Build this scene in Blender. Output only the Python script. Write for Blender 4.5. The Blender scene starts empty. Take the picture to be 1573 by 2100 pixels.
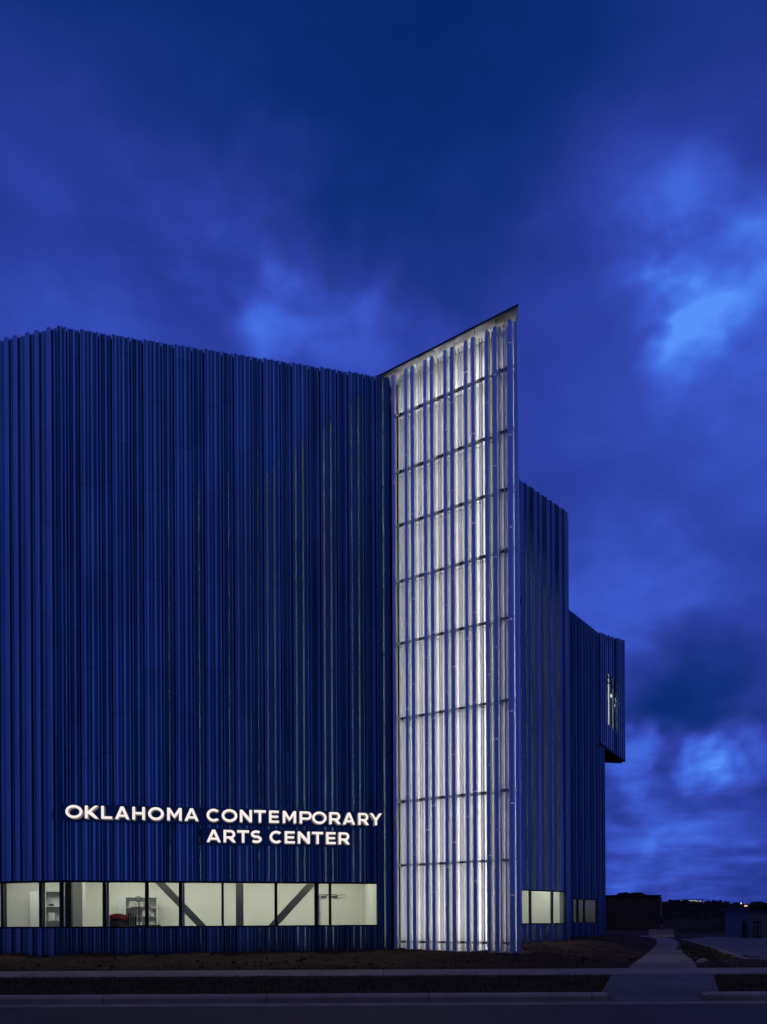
import bpy, bmesh, math, random
from mathutils import Vector, Matrix, noise as mnoise

random.seed(7)
SC = bpy.context.scene
COL = SC.collection

# ------------------------------------------------------------------ camera
F, U0, V0, ROLL, EYE = 1500.0, 786.5, 1889.5, 0.005, 1.5     # focal length in photo pixels, principal point, roll, eye height
cam_d = bpy.data.cameras.new('camera')
cam = bpy.data.objects.new('camera', cam_d)
COL.objects.link(cam)
cam.location = (0, 0, EYE)
cam.rotation_euler = (math.pi / 2, ROLL, 0)
cam_d.sensor_fit = 'HORIZONTAL'
cam_d.sensor_width = 36.0
cam_d.lens = 36.0 * F / 1573.0
cam_d.shift_y = (V0 - 1050.0) / 1573.0
cam_d.clip_start, cam_d.clip_end = 0.1, 6000.0
SC.camera = cam

# ------------------------------------------------------------------ render settings
SC.render.engine = 'CYCLES'
SC.cycles.use_denoising = True
SC.cycles.use_adaptive_sampling = False
SC.cycles.max_bounces = 8
SC.cycles.diffuse_bounces = 4
SC.cycles.glossy_bounces = 4
SC.cycles.transparent_max_bounces = 8
SC.cycles.sample_clamp_indirect = 4.0
SC.cycles.caustics_reflective = False
SC.cycles.caustics_refractive = False
SC.view_settings.view_transform = 'Standard'
SC.view_settings.look = 'None'
SC.view_settings.exposure = 0.0
SC.view_settings.gamma = 1.0
SC.view_settings.use_curve_mapping = False


def ray(u, v):
    """direction (X/d, 1, Z/d) of a photo pixel, roll removed"""
    x, y = (u - U0) / F, -(v - V0) / F
    return x + ROLL * y, -ROLL * x + y


def at(u, v, d):
    rx, rz = ray(u, v)
    return Vector((rx * d, d, EYE + rz * d))


def lin(r, g, b):
    f = lambda c: (c / 12.92 if c <= 0.04045 else ((c + 0.055) / 1.055) ** 2.4)
    return (f(r / 255), f(g / 255), f(b / 255), 1)


# ------------------------------------------------------------------ world: dusk sky with broken cloud
W = bpy.data.worlds.new('World')
SC.world = W
W.use_nodes = True
nt = W.node_tree
nt.nodes.clear()


def nd(t, tree=None, **kw):
    n = (tree or nt).nodes.new(t)
    for k, v in kw.items():
        setattr(n, k, v)
    return n


def math_n(op, a, b=None, clamp=False):
    n = nd('ShaderNodeMath', operation=op, use_clamp=clamp)
    for i, x in enumerate((a, b)):
        if x is None:
            continue
        if isinstance(x, (int, float)):
            n.inputs[i].default_value = x
        else:
            nt.links.new(x, n.inputs[i])
    return n.outputs[0]


def vmath(op, a, b=None):
    n = nd('ShaderNodeVectorMath', operation=op)
    for i, x in enumerate((a, b)):
        if x is None:
            continue
        if isinstance(x, (tuple, Vector)):
            n.inputs[i].default_value = x
        else:
            nt.links.new(x, n.inputs[i])
    return n.outputs['Value'] if op in ('DOT_PRODUCT', 'LENGTH') else n.outputs['Vector']


def noise_w(vec, scale, detail, rough, dist=0.0):
    n = nd('ShaderNodeTexNoise')
    n.inputs['Scale'].default_value = scale
    n.inputs['Detail'].default_value = detail
    n.inputs['Roughness'].default_value = rough
    n.inputs['Distortion'].default_value = dist
    nt.links.new(vec, n.inputs['Vector'])
    return n


tc = nd('ShaderNodeTexCoord')
D = vmath('NORMALIZE', tc.outputs['Generated'])
sep = nd('ShaderNodeSeparateXYZ')
nt.links.new(D, sep.inputs[0])
up = math_n('MAXIMUM', sep.outputs['Z'], 0.0)
# flat cloud layer seen in perspective: direction divided by its height
inv = math_n('DIVIDE', 1.0, math_n('ADD', up, 0.16))
comb = nd('ShaderNodeCombineXYZ')
nt.links.new(math_n('MULTIPLY', sep.outputs['X'], inv), comb.inputs[0])
nt.links.new(math_n('MULTIPLY', sep.outputs['Y'], inv), comb.inputs[1])
comb.inputs[2].default_value = 3.7
layer = comb.outputs[0]
n1 = noise_w(layer, 1.15, 5.0, 0.52, 0.35).outputs['Fac']
n2 = noise_w(layer, 3.2, 6.0, 0.55, 0.25).outputs['Fac']
warp = noise_w(D, 4.2, 4.0, 0.55).outputs['Color']
wv = vmath('MULTIPLY', vmath('SUBTRACT', warp, (0.5, 0.5, 0.5)), (0.26, 0.26, 0.26))
Dw = vmath('NORMALIZE', vmath('ADD', D, wv))
t = math_n('ADD', 0.415, math_n('MULTIPLY', math_n('SUBTRACT', n1, 0.5), 0.30))
# ragged cloud texture, flattened along the horizon
Ds = vmath('MULTIPLY', D, (1.0, 1.0, 1.9))
n3 = noise_w(Ds, 3.3, 7.0, 0.52, 0.25).outputs['Fac']
t = math_n('ADD', t, math_n('MULTIPLY', math_n('SUBTRACT', n3, 0.5), 0.48))
n4 = noise_w(vmath('ADD', Ds, (3.1, 1.7, 0.4)), 7.0, 7.0, 0.52, 0.25).outputs['Fac']
wisp = nd('ShaderNodeMapRange', interpolation_type='SMOOTHSTEP')
for k, v in (('From Min', 0.36), ('From Max', 0.62), ('To Min', 0.45), ('To Max', 1.35)):
    wisp.inputs[k].default_value = v
nt.links.new(n4, wisp.inputs['Value'])
lowband = nd('ShaderNodeMapRange', interpolation_type='SMOOTHSTEP')
lowband.inputs['From Min'].default_value = 0.0
lowband.inputs['From Max'].default_value = 0.55
lowband.inputs['To Min'].default_value = 0.66
lowband.inputs['To Max'].default_value = 0.12
nt.links.new(up, lowband.inputs['Value'])
t = math_n('ADD', t, math_n('MULTIPLY', math_n('SUBTRACT', n2, 0.5), lowband.outputs[0]))
# the sky deepens towards the zenith
zen = nd('ShaderNodeMapRange', interpolation_type='SMOOTHSTEP')
for k, v in (('From Min', 0.58), ('From Max', 0.90), ('To Min', 0.03), ('To Max', -0.38)):
    zen.inputs[k].default_value = v
nt.links.new(up, zen.inputs['Value'])
t = math_n('ADD', t, zen.outputs[0])
# the last light is ahead of the camera; the opposite side of the sky is deeper
anti = nd('ShaderNodeMapRange', interpolation_type='SMOOTHSTEP')
for k, v in (('From Min', 0.30), ('From Max', 1.0), ('To Min', 0.0), ('To Max', -0.25)):
    anti.inputs[k].default_value = v
nt.links.new(math_n('MULTIPLY', sep.outputs['Y'], -1.0), anti.inputs['Value'])
t = math_n('ADD', t, anti.outputs[0])
# individual clouds and gaps: direction, angular radius (degrees), brightness
CLOUDS = [
    (1420, 545, 4.0, 0.34), (1375, 605, 2.2, 0.28), (1330, 655, 1.8, 0.28), (1385, 715, 2.4, 0.22),
    (1300, 440, 5.0, 0.10), (1540, 650, 4.0, 0.18), (1500, 330, 8.0, 0.09), (1130, 300, 6.0, 0.09), (1150, 90, 6.0, -0.04),
    (560, 520, 5.0, 0.19), (480, 460, 5.0, 0.06), (640, 580, 3.4, 0.12), (735, 675, 3.6, 0.28), (240, 480, 6.0, 0.14), (130, 560, 6.0, 0.08),
    (340, 625, 5.0, -0.16), (800, 430, 5.0, -0.10), (1000, 540, 5.5, -0.10), (420, 290, 7.0, -0.06), (100, 60, 9.0, -0.15), (880, 60, 8.0, -0.16), (700, 260, 5.0, 0.08),
    (1130, 820, 6.0, -0.03), (1260, 1240, 5.0, 0.14), (1330, 1280, 5.0, 0.12), (1520, 1090, 4.0, 0.08), (1300, 1110, 4.5, -0.10), (1540, 1240, 4.0, -0.12),
    (1400, 1420, 3.6, -0.28), (1500, 1465, 4.0, -0.32), (1330, 1490, 3.2, -0.24), (1300, 1545, 1.8, 0.46), (1340, 1590, 2.4, 0.22), (1460, 1615, 1.6, 0.60),
    (1530, 1590, 1.8, 0.44), (1400, 1665, 1.8, -0.26), (1280, 1655, 1.5, -0.24), (1520, 1665, 1.8, -0.22), (1300, 1740, 2.4, 0.16), (1440, 1745, 3.0, 0.22), (1400, 1830, 2.0, -0.30), (1540, 1815, 2.2, -0.34),
]
pos_sum = None
for (u, v, rad, amp) in CLOUDS:
    rx, rz = ray(u, v)
    b = Vector((rx, 1.0, rz)).normalized()
    mr = nd('ShaderNodeMapRange', interpolation_type='SMOOTHERSTEP')
    mr.inputs['From Min'].default_value = math.cos(math.radians(rad * 1.75))
    mr.inputs['From Max'].default_value = 1.0
    mr.inputs['To Min'].default_value = 0.0
    mr.inputs['To Max'].default_value = amp * (0.55 if amp > 0 else 0.45)
    nt.links.new(vmath('DOT_PRODUCT', Dw, b), mr.inputs['Value'])
    if amp > 0:
        pos_sum = mr.outputs[0] if pos_sum is None else math_n('ADD', pos_sum, mr.outputs[0])
    else:
        t = math_n('ADD', t, mr.outputs[0])
t = math_n('ADD', t, math_n('MULTIPLY', pos_sum, wisp.outputs[0]))
ramp = nd('ShaderNodeValToRGB')
ramp.color_ramp.interpolation = 'B_SPLINE'
els = ramp.color_ramp.elements
els[0].position, els[0].color = 0.0, lin(6, 38, 104)
els[1].position, els[1].color = 1.0, lin(92, 150, 255)
for p, c in ((0.12, (9, 44, 117)), (0.30, (33, 54, 138)), (0.46, (46, 64, 164)), (0.62, (58, 85, 200)), (0.80, (66, 112, 228))):
    e = els.new(p)
    e.color = lin(*c)
nt.links.new(t, ramp.inputs[0])
# earth's shadow: the sky opposite the last light is dimmer as a whole
shade = nd('ShaderNodeMapRange', interpolation_type='SMOOTHSTEP')
for k, v in (('From Min', 0.20), ('From Max', 1.0), ('To Min', 1.0), ('To Max', 0.36)):
    shade.inputs[k].default_value = v
nt.links.new(math_n('MULTIPLY', sep.outputs['Y'], -1.0), shade.inputs['Value'])
skyt = nd('ShaderNodeTexSky')
skyt.sky_type = 'NISHITA'
skyt.sun_disc = False
skyt.sun_elevation = math.radians(1.0)
skyt.sun_rotation = math.radians(70.0)
mixs = nd('ShaderNodeMix', data_type='RGBA', blend_type='ADD')
mixs.inputs[0].default_value = 0.0006
nt.links.new(ramp.outputs[0], mixs.inputs[6])
nt.links.new(skyt.outputs[0], mixs.inputs[7])
bg = nd('ShaderNodeBackground')
bg.inputs['Strength'].default_value = 1.0
nt.links.new(mixs.outputs[2], bg.inputs['Color'])
nt.links.new(shade.outputs[0], bg.inputs['Strength'])
wo = nd('ShaderNodeOutputWorld')
nt.links.new(bg.outputs[0], wo.inputs['Surface'])

# the sun is gone; a wide warm fill is added to neutralise the ground
sun_d = bpy.data.lights.new('ground_fill', 'SUN')
sun_d.energy = 0.20
sun_d.angle = math.radians(40)
sun_d.color = (1.0, 0.78, 0.60)
sun = bpy.data.objects.new('ground_fill', sun_d)
COL.objects.link(sun)
sun.rotation_euler = (math.radians(19), 0, math.radians(-20))

# ------------------------------------------------------------------ helpers
WM = {}


def tag(o, label=None, cat=None, group=None, kind=None):
    for k, v in (('label', label), ('category', cat), ('group', group), ('kind', kind)):
        if v:
            o[k] = v
    return o


def link(name, data, parent=None, M=None):
    o = bpy.data.objects.new(name, data)
    COL.objects.link(o)
    M = M.copy() if M is not None else Matrix()
    WM[o.name] = M
    if parent is not None:
        o.parent = parent
        o.matrix_basis = WM[parent.name].inverted() @ M
    else:
        o.matrix_basis = M
    return o


def thing(name, loc, label, cat, group=None, rz=0.0):
    o = link(name, None, None, Matrix.Translation(Vector(loc)) @ Matrix.Rotation(rz, 4, 'Z'))
    o.empty_display_size = 0.2
    return tag(o, label, cat, group)


def copy_tree(src, M, label=None):
    """copy a thing with its parts and sub-parts to world matrix M"""
    delta = M @ WM[src.name].inverted()

    def rec(o, parent):
        c = o.copy()
        COL.objects.link(c)
        WM[c.name] = delta @ WM[o.name]
        if parent is not None:
            c.parent = parent
            c.matrix_parent_inverse = Matrix()
            c.matrix_basis = WM[parent.name].inverted() @ WM[c.name]
        else:
            c.matrix_basis = WM[c.name]
        for ch in list(o.children):
            rec(ch, c)
        return c
    r = rec(src, None)
    if label:
        r['label'] = label
    return r


class MB:
    """collects simple solids into one mesh"""

    def __init__(s):
        s.v, s.f, s.m = [], [], []

    def add(s, verts, faces, mi=0):
        o = len(s.v)
        s.v += [tuple(p) for p in verts]
        s.f += [tuple(i + o for i in f) for f in faces]
        s.m += [mi] * len(faces)
        return s

    def box(s, x0, x1, y0, y1, z0, z1, mi=0):
        v = [(x0, y0, z0), (x1, y0, z0), (x1, y1, z0), (x0, y1, z0), (x0, y0, z1), (x1, y0, z1), (x1, y1, z1), (x0, y1, z1)]
        return s.add(v, [(3, 2, 1, 0), (4, 5, 6, 7), (0, 1, 5, 4), (1, 2, 6, 5), (2, 3, 7, 6), (3, 0, 4, 7)], mi)

    def prism(s, poly, z0, z1, mi=0):
        n = len(poly)
        a = sum(poly[i][0] * poly[(i + 1) % n][1] - poly[(i + 1) % n][0] * poly[i][1] for i in range(n))
        if a < 0:
            poly = poly[::-1]
        zz0 = z0 if isinstance(z0, (list, tuple)) else [z0] * n
        zz1 = z1 if isinstance(z1, (list, tuple)) else [z1] * n
        v = [(p[0], p[1], zz0[i]) for i, p in enumerate(poly)] + [(p[0], p[1], zz1[i]) for i, p in enumerate(poly)]
        f = [tuple(range(n))[::-1], tuple(range(n, 2 * n))]
        f += [(i, (i + 1) % n, n + (i + 1) % n, n + i) for i in range(n)]
        return s.add(v, f, mi)

    def bar(s, a, b, w, h, mi=0, up=(0, 0, 1)):
        a, b = Vector(a), Vector(b)
        d = (b - a).normalized()
        x = d.cross(Vector(up))
        x = x.normalized() if x.length > 1e-4 else Vector((1, 0, 0))
        y = x.cross(d)
        v = []
        for p in (a, b):
            for sx, sy in ((-1, -1), (1, -1), (1, 1), (-1, 1)):
                v.append(p + x * sx * w / 2 + y * sy * h / 2)
        return s.add(v, [(0, 1, 2, 3), (7, 6, 5, 4), (0, 4, 5, 1), (1, 5, 6, 2), (2, 6, 7, 3), (3, 7, 4, 0)], mi)

    def tube(s, a, b, r0, r1, n=8, mi=0):
        a, b = Vector(a), Vector(b)
        d = (b - a).normalized()
        x = d.orthogonal().normalized()
        y = d.cross(x)
        v = []
        for p, r in ((a, r0), (b, r1)):
            for k in range(n):
                t_ = 2 * math.pi * k / n
                v.append(p + x * r * math.cos(t_) + y * r * math.sin(t_))
        f = [tuple(range(n))[::-1], tuple(range(n, 2 * n))]
        f += [(i, (i + 1) % n, n + (i + 1) % n, n + i) for i in range(n)]
        return s.add(v, f, mi)

    def ball(s, c, r, sz=1.0, mi=0, seg=8, rings=5, jit=0.0):
        v = [(c[0], c[1], c[2] + r * sz)]
        for i in range(1, rings):
            ph = math.pi * i / rings
            for k in range(seg):
                th = 2 * math.pi * k / seg
                q = 1 + jit * (random.random() - 0.5)
                v.append((c[0] + q * r * math.sin(ph) * math.cos(th), c[1] + q * r * math.sin(ph) * math.sin(th), c[2] + q * r * sz * math.cos(ph)))
        v.append((c[0], c[1], c[2] - r * sz))
        f = [(0, 1 + k, 1 + (k + 1) % seg) for k in range(seg)]
        for i in range(rings - 2):
            for k in range(seg):
                a = 1 + i * seg
                f.append((a + k, a + seg + k, a + seg + (k + 1) % seg, a + (k + 1) % seg))
        a = 1 + (rings - 2) * seg
        f += [(len(v) - 1, a + (k + 1) % seg, a + k) for k in range(seg)]
        return s.add(v, f, mi)

    def mesh(s, name, *mats, smooth=False):
        me = bpy.data.meshes.new(name)
        me.from_pydata(s.v, [], s.f)
        for m in mats:
            me.materials.append(m)
        if len(mats) > 1:
            me.polygons.foreach_set('material_index', s.m)
        if smooth:
            me.polygons.foreach_set('use_smooth', [True] * len(s.f))
        me.update()
        return me

    def build(s, name, mat, parent=None, M=None, smooth=False):
        mats = mat if isinstance(mat, (list, tuple)) else (mat,)
        return link(name, s.mesh(name, *mats, smooth=smooth), parent, M)


def area_lamp(name, parent, M, sx, sy, power, col=(0.985, 0.965, 0.975)):
    """an area lamp in the fitting; M puts it, local -z is the way it shines"""
    ld = bpy.data.lights.new(name, 'AREA')
    ld.shape = 'RECTANGLE'
    ld.size, ld.size_y = sx, sy
    ld.energy = power
    ld.color = col
    return link(name, ld, parent, M)


# ------------------------------------------------------------------ materials
def material(name, base, rough=0.6, metal=0.0, var=0.15, scale=3.0, bump=0.0, bscale=20.0, stretch=(1, 1, 1), spec=0.5, rvar=0.0, base2=None, detail=5.0):
    m = bpy.data.materials.new(name)
    m.use_nodes = True
    T = m.node_tree
    P = T.nodes['Principled BSDF']
    P.inputs['Roughness'].default_value = rough
    P.inputs['Metallic'].default_value = metal
    P.inputs['Specular IOR Level'].default_value = spec
    co = T.nodes.new('ShaderNodeTexCoord')
    geo = T.nodes.new('ShaderNodeNewGeometry')
    mp = T.nodes.new('ShaderNodeMapping')
    mp.inputs['Scale'].default_value = stretch
    T.links.new(geo.outputs['Position'], mp.inputs['Vector'])
    n = T.nodes.new('ShaderNodeTexNoise')
    n.inputs['Scale'].default_value = scale
    n.inputs['Detail'].default_value = detail
    n.inputs['Roughness'].default_value = 0.6
    T.links.new(mp.outputs[0], n.inputs['Vector'])
    r = T.nodes.new('ShaderNodeValToRGB')
    r.color_ramp.elements[0].position, r.color_ramp.elements[1].position = 0.3, 0.7
    b2 = base2 or tuple(c * (1 - var) for c in base)
    b1 = base if base2 else tuple(min(1, c * (1 + var)) for c in base)
    r.color_ramp.elements[0].color = (*b2, 1)
    r.color_ramp.elements[1].color = (*b1, 1)
    T.links.new(n.outputs['Fac'], r.inputs[0])
    oi = T.nodes.new('ShaderNodeObjectInfo')
    hv = T.nodes.new('ShaderNodeMapRange')
    hv.inputs['To Min'].default_value = 1 - var * 0.6
    hv.inputs['To Max'].default_value = 1 + var * 0.6
    T.links.new(oi.outputs['Random'], hv.inputs['Value'])
    mul = T.nodes.new('ShaderNodeVectorMath')
    mul.operation = 'SCALE'
    T.links.new(r.outputs[0], mul.inputs[0])
    T.links.new(hv.outputs[0], mul.inputs['Scale'])
    T.links.new(mul.outputs[0], P.inputs['Base Color'])
    if rvar:
        rr = T.nodes.new('ShaderNodeMapRange')
        rr.inputs['To Min'].default_value = max(0.02, rough - rvar)
        rr.inputs['To Max'].default_value = min(1, rough + rvar)
        T.links.new(n.outputs['Fac'], rr.inputs['Value'])
        T.links.new(rr.outputs[0], P.inputs['Roughness'])
    if bump:
        nb = T.nodes.new('ShaderNodeTexNoise')
        nb.inputs['Scale'].default_value = bscale
        nb.inputs['Detail'].default_value = 6
        T.links.new(mp.outputs[0], nb.inputs['Vector'])
        B = T.nodes.new('ShaderNodeBump')
        B.inputs['Strength'].default_value = bump
        B.inputs['Distance'].default_value = 0.02
        T.links.new(nb.outputs['Fac'], B.inputs['Height'])
        T.links.new(B.outputs[0], P.inputs['Normal'])
    return m


def emitter(name, col, strength):
    m = bpy.data.materials.new(name)
    m.use_nodes = True
    T = m.node_tree
    T.nodes.remove(T.nodes['Principled BSDF'])
    e = T.nodes.new('ShaderNodeEmission')
    e.inputs[0].default_value = (*col, 1)
    e.inputs[1].default_value = strength
    T.links.new(e.outputs[0], T.nodes['Material Output'].inputs[0])
    return m


def glass_mat(name, tint=(0.93, 0.96, 0.93), refl=1.0):
    m = bpy.data.materials.new(name)
    m.use_nodes = True
    T = m.node_tree
    T.nodes.remove(T.nodes['Principled BSDF'])
    tr = T.nodes.new('ShaderNodeBsdfTransparent')
    tr.inputs[0].default_value = (*tint, 1)
    gl = T.nodes.new('ShaderNodeBsdfGlossy')
    gl.inputs['Roughness'].default_value = 0.01
    fr = T.nodes.new('ShaderNodeFresnel')
    fr.inputs[0].default_value = 1.45
    mx = T.nodes.new('ShaderNodeMixShader')
    ge = T.nodes.new('ShaderNodeNewGeometry')
    mu = T.nodes.new('ShaderNodeMath')
    mu.operation = 'MULTIPLY'
    iv = T.nodes.new('ShaderNodeMath')
    iv.operation = 'SUBTRACT'
    iv.inputs[0].default_value = 1.0
    T.links.new(ge.outputs['Backfacing'], iv.inputs[1])
    T.links.new(fr.outputs[0], mu.inputs[0])
    T.links.new(iv.outputs[0], mu.inputs[1])
    T.links.new(mu.outputs[0], mx.inputs[0])
    T.links.new(tr.outputs[0], mx.inputs[1])
    T.links.new(gl.outputs[0], mx.inputs[2])
    T.links.new(mx.outputs[0], T.nodes['Material Output'].inputs[0])
    return m


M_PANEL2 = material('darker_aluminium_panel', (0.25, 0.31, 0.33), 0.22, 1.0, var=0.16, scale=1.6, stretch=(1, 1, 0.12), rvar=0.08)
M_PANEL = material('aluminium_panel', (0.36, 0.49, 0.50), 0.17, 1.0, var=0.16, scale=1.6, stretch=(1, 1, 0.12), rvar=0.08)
M_FIN = material('aluminium_fin', (0.74, 0.76, 0.79), 0.30, 1.0, var=0.07, scale=1.5, stretch=(1, 1, 0.12), rvar=0.06)
M_BAR = material('aluminium_bar', (0.52, 0.62, 0.64), 0.24, 1.0, var=0.08, scale=1.5, stretch=(1, 1, 0.12), rvar=0.06)
M_BACK = material('wall_membrane', (0.03, 0.032, 0.036), 0.7, 0.0, var=0.2)
M_LPANEL = material('pale_metal_panel', (0.66, 0.66, 0.67), 0.40, 0.25, var=0.05, scale=1.3, stretch=(1, 1, 0.06), rvar=0.06)
M_SOFFIT = material('soffit_panel', (0.66, 0.66, 0.66), 0.5, 0.2, var=0.08, scale=1.2)
M_DARK = material('black_frame', (0.014, 0.014, 0.015), 0.45, 0.0, var=0.1)
M_STEEL = material('dark_steel', (0.05, 0.05, 0.052), 0.5, 0.6, var=0.15)
M_PLATE = material('sign_plate', (0.40, 0.43, 0.46), 0.18, 1.0, var=0.06, scale=0.8)
M_WALLC = material('weathered_concrete', (0.10, 0.095, 0.09), 0.9, 0.0, var=0.3, scale=1.2, spec=0.2)
M_DRIVE = material('worn_asphalt', (0.10, 0.095, 0.095), 0.85, 0.0, var=0.25, scale=0.8, bump=0.3, bscale=60)
M_CONC = material('concrete', (0.215, 0.19, 0.16), 0.85, 0.0, var=0.32, scale=2.2, bump=0.25, bscale=60, rvar=0.06)
M_KERB = material('kerb_concrete', (0.28, 0.245, 0.20), 0.85, 0.0, var=0.25, scale=1.7, bump=0.3, bscale=50)
M_ASPH = material('asphalt', (0.080, 0.068, 0.056), 0.8, 0.0, var=0.28, scale=0.9, bump=0.5, bscale=90, rvar=0.1)
M_SOIL = material('bare_soil', (0.082, 0.048, 0.030), 0.95, 0.0, scale=1.1, bump=0.9, bscale=14, base2=(0.022, 0.016, 0.012), spec=0.1)
M_CLOD = material('soil_clod', (0.070, 0.046, 0.032), 0.95, 0.0, var=0.4, scale=6, spec=0.1)
M_GRASS = material('dry_grass', (0.070, 0.064, 0.032), 0.9, 0.0, var=0.4, scale=2.5, spec=0.1)
M_LEAF = material('winter_leaf', (0.060, 0.058, 0.026), 0.8, 0.0, var=0.5, scale=3.0, spec=0.15)
M_BARK = material('bark', (0.035, 0.028, 0.022), 0.95, 0.0, var=0.3, scale=5)
M_WOOD = material('far_wood', (0.018, 0.018, 0.016), 0.95, 0.0, var=0.5, scale=0.2)
M_BRICK = material('dark_brick', (0.10, 0.062, 0.048), 0.9, 0.0, var=0.25, scale=0.8, bump=0.3, bscale=5)
M_ROOM = material('room_paint', (0.74, 0.745, 0.69), 0.8, 0.0, var=0.03, scale=0.6)
M_ROOM2 = material('room_paint_cool', (0.60, 0.61, 0.60), 0.8, 0.0, var=0.03, scale=0.6)
M_RFLOOR = material('room_floor', (0.30, 0.30, 0.29), 0.45, 0.0, var=0.1)
M_GREYSTEEL = material('grey_painted_steel', (0.27, 0.275, 0.27), 0.55, 0.0, var=0.1)
M_SHELF = material('white_laminate', (0.62, 0.63, 0.64), 0.5, 0.0, var=0.05)
M_RED = material('red_fabric', (0.30, 0.028, 0.03), 0.8, 0.0, var=0.2)
M_GREEN = material('dark_fabric', (0.045, 0.05, 0.042), 0.85, 0.0, var=0.25)
M_BLACK = material('black_plastic', (0.018, 0.018, 0.02), 0.4, 0.0, var=0.1)
M_SHED = material('grey_render', (0.17, 0.18, 0.20), 0.8, 0.0, var=0.15)
M_GLASS = glass_mat('window_glass')
E_LED = emitter('led_light', (1.0, 0.955, 0.93), 1.0)
E_ROOM = emitter('ceiling_lamp', (1.0, 0.975, 0.88), 2.0)
E_WARM = emitter('warm_fill', (1.0, 0.90, 0.76), 1.0)
E_PEND = emitter('pendant_lamp', (1.0, 0.95, 0.85), 0.9)
E_SIGN = emitter('sign_face', (1.0, 0.90, 0.85), 0.95)
E_HALO = emitter('sign_back_light', (1.0, 0.80, 0.68), 0.8)
E_FARW = emitter('far_white_light', (0.85, 0.9, 1.0), 0.40)
E_FARO = emitter('far_orange_light', (1.0, 0.55, 0.30), 1.5)

# ------------------------------------------------------------------ building plan (metres, camera at 0,0)
ZB = 0.45            # ground floor level at the building
HR = 19.5            # roof height over the eye
ZR = EYE + HR
ZSILL, ZHEAD = 1.38, 2.84


class Wall:
    """a straight wall in plan; s runs to the right as seen from outside, d is outward"""

    def __init__(w, a, b):
        w.a, w.b = Vector(a), Vector(b)
        w.t = (w.b - w.a).normalized()
        w.L = (w.b - w.a).length
        w.n = Vector((w.t.y, -w.t.x))
        w.M = Matrix.Translation((w.a.x, w.a.y, 0)) @ Matrix.Rotation(math.atan2(w.t.y, w.t.x), 4, 'Z')

    def s(w, u, v=1250, off=0.0):
        """position along the wall of a photo column u at row v, on the plane off metres in front of the wall"""
        rx, _ = ray(u, v)
        o = w.a + w.n * off
        # o + s t = k (rx, 1)
        den = w.t.x - rx * w.t.y
        return (rx * o.y - o.x) / den

    def pt(w, s, d=0.0, z=0.0):
        p = w.a + w.t * s + w.n * d
        return Vector((p.x, p.y, z))


K1 = Vector((-10.55, 23.96))
K2 = Vector((0.335, 26.32))
L1 = Vector((4.455, 23.72))
S1 = Vector((5.50, 31.84))
B1 = Vector((9.03, 35.13))
C0 = Vector((11.95, 46.24))
C1 = Vector((14.76, 49.80))
KL = K1 + 7.0 * (Vector((-12.755, 24.51)) - K1).normalized()
WL, WMN, WLN, WSD, WB, WC = Wall(KL, K1), Wall(K1, K2), Wall(K2, L1), Wall(L1, S1), Wall(S1, B1), Wall(C0, C1)
B2 = Vector((11.55, 45.9))
WBC = Wall(B1, B2)

arts = thing('arts_center', (-5.0, 25.2, ZB), 'tall angular arts building clad in vertical aluminium fins with a glowing corner tower', 'building')

# panel cross sections: list of (s, d) on the outside face; closed along d = -0.06


def ribs(w, n, front=0.06, back=0.035, edge=0.03):
    """extruded profile: a bright raised nose at the left edge, then flutes whose faces tilt different ways"""
    pts = [(0.0, -0.06), (0.006, front - 0.002), (0.056, front + 0.030), (0.064, front + 0.030), (0.068, front - 0.035)]
    x0, x1 = 0.068, w - 0.030
    step = (x1 - x0) / n
    kinds = (0, 2, 1, 3, 0, 1)
    for i in range(n):
        a = x0 + i * step
        kd_ = kinds[(i + n) % 6]
        if kd_ == 0:      # face tilting right, then a fine step
            pts += [(a + step * 0.10, front + 0.020), (a + step * 0.66, front - 0.026), (a + step * 0.74, front - 0.050), (a + step * 0.98, front - 0.050)]
        elif kd_ == 1:    # face tilting left
            pts += [(a + step * 0.05, front - 0.036), (a + step * 0.64, front + 0.006), (a + step * 0.74, front + 0.008), (a + step * 0.80, front - 0.040), (a + step * 0.98, front - 0.030)]
        elif kd_ == 2:    # shallow recess with a rounded bead
            pts += [(a + step * 0.16, front - 0.050), (a + step * 0.40, front - 0.050), (a + step * 0.50, front - 0.004), (a + step * 0.62, front + 0.006), (a + step * 0.78, front - 0.004), (a + step * 0.96, front - 0.020)]
        else:             # flat face between two fine grooves
            pts += [(a + step * 0.06, front - 0.040), (a + step * 0.16, front - 0.004), (a + step * 0.84, front - 0.008), (a + step * 0.90, front - 0.040), (a + step * 0.98, front - 0.020)]
    pts += [(w - 0.026, front - 0.006), (w - 0.022, -0.06)]
    return pts


def ribs_b(w):
    """wing B panel with two steep noses that catch the light of the tower"""
    f = 0.05
    pts = [(0, -0.06), (0.004, f), (0.036, f + 0.058), (0.050, f + 0.058), (0.056, f - 0.03)]
    if w > 0.5:
        pts += [(0.165, f - 0.03), (0.172, f), (0.204, f + 0.058), (0.218, f + 0.058), (0.224, f - 0.01)]
    x = pts[-1][0] + 0.02
    n = max(1, int((w - x) / 0.11))
    st = (w - 0.03 - x) / n
    for i in range(n):
        pts += [(x + st * 0.1, f - 0.012 * (i % 2)), (x + st * 0.7, f - 0.012), (x + st * 0.78, f - 0.04), (x + st * 0.98, f - 0.04)]
    return pts + [(w - 0.024, f - 0.005), (w - 0.02, -0.06)]


def prism_local(poly, z0, z1):
    return MB().prism([(p[0], -p[1]) for p in poly], z0, z1)


MESHES = {}


def column_mesh(key, poly, h, mat, name):
    k = (key, round(h, 3), mat.name)
    if k not in MESHES:
        MESHES[k] = prism_local(poly, 0.0, h).mesh(name, mat)
    return MESHES[k]


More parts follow.
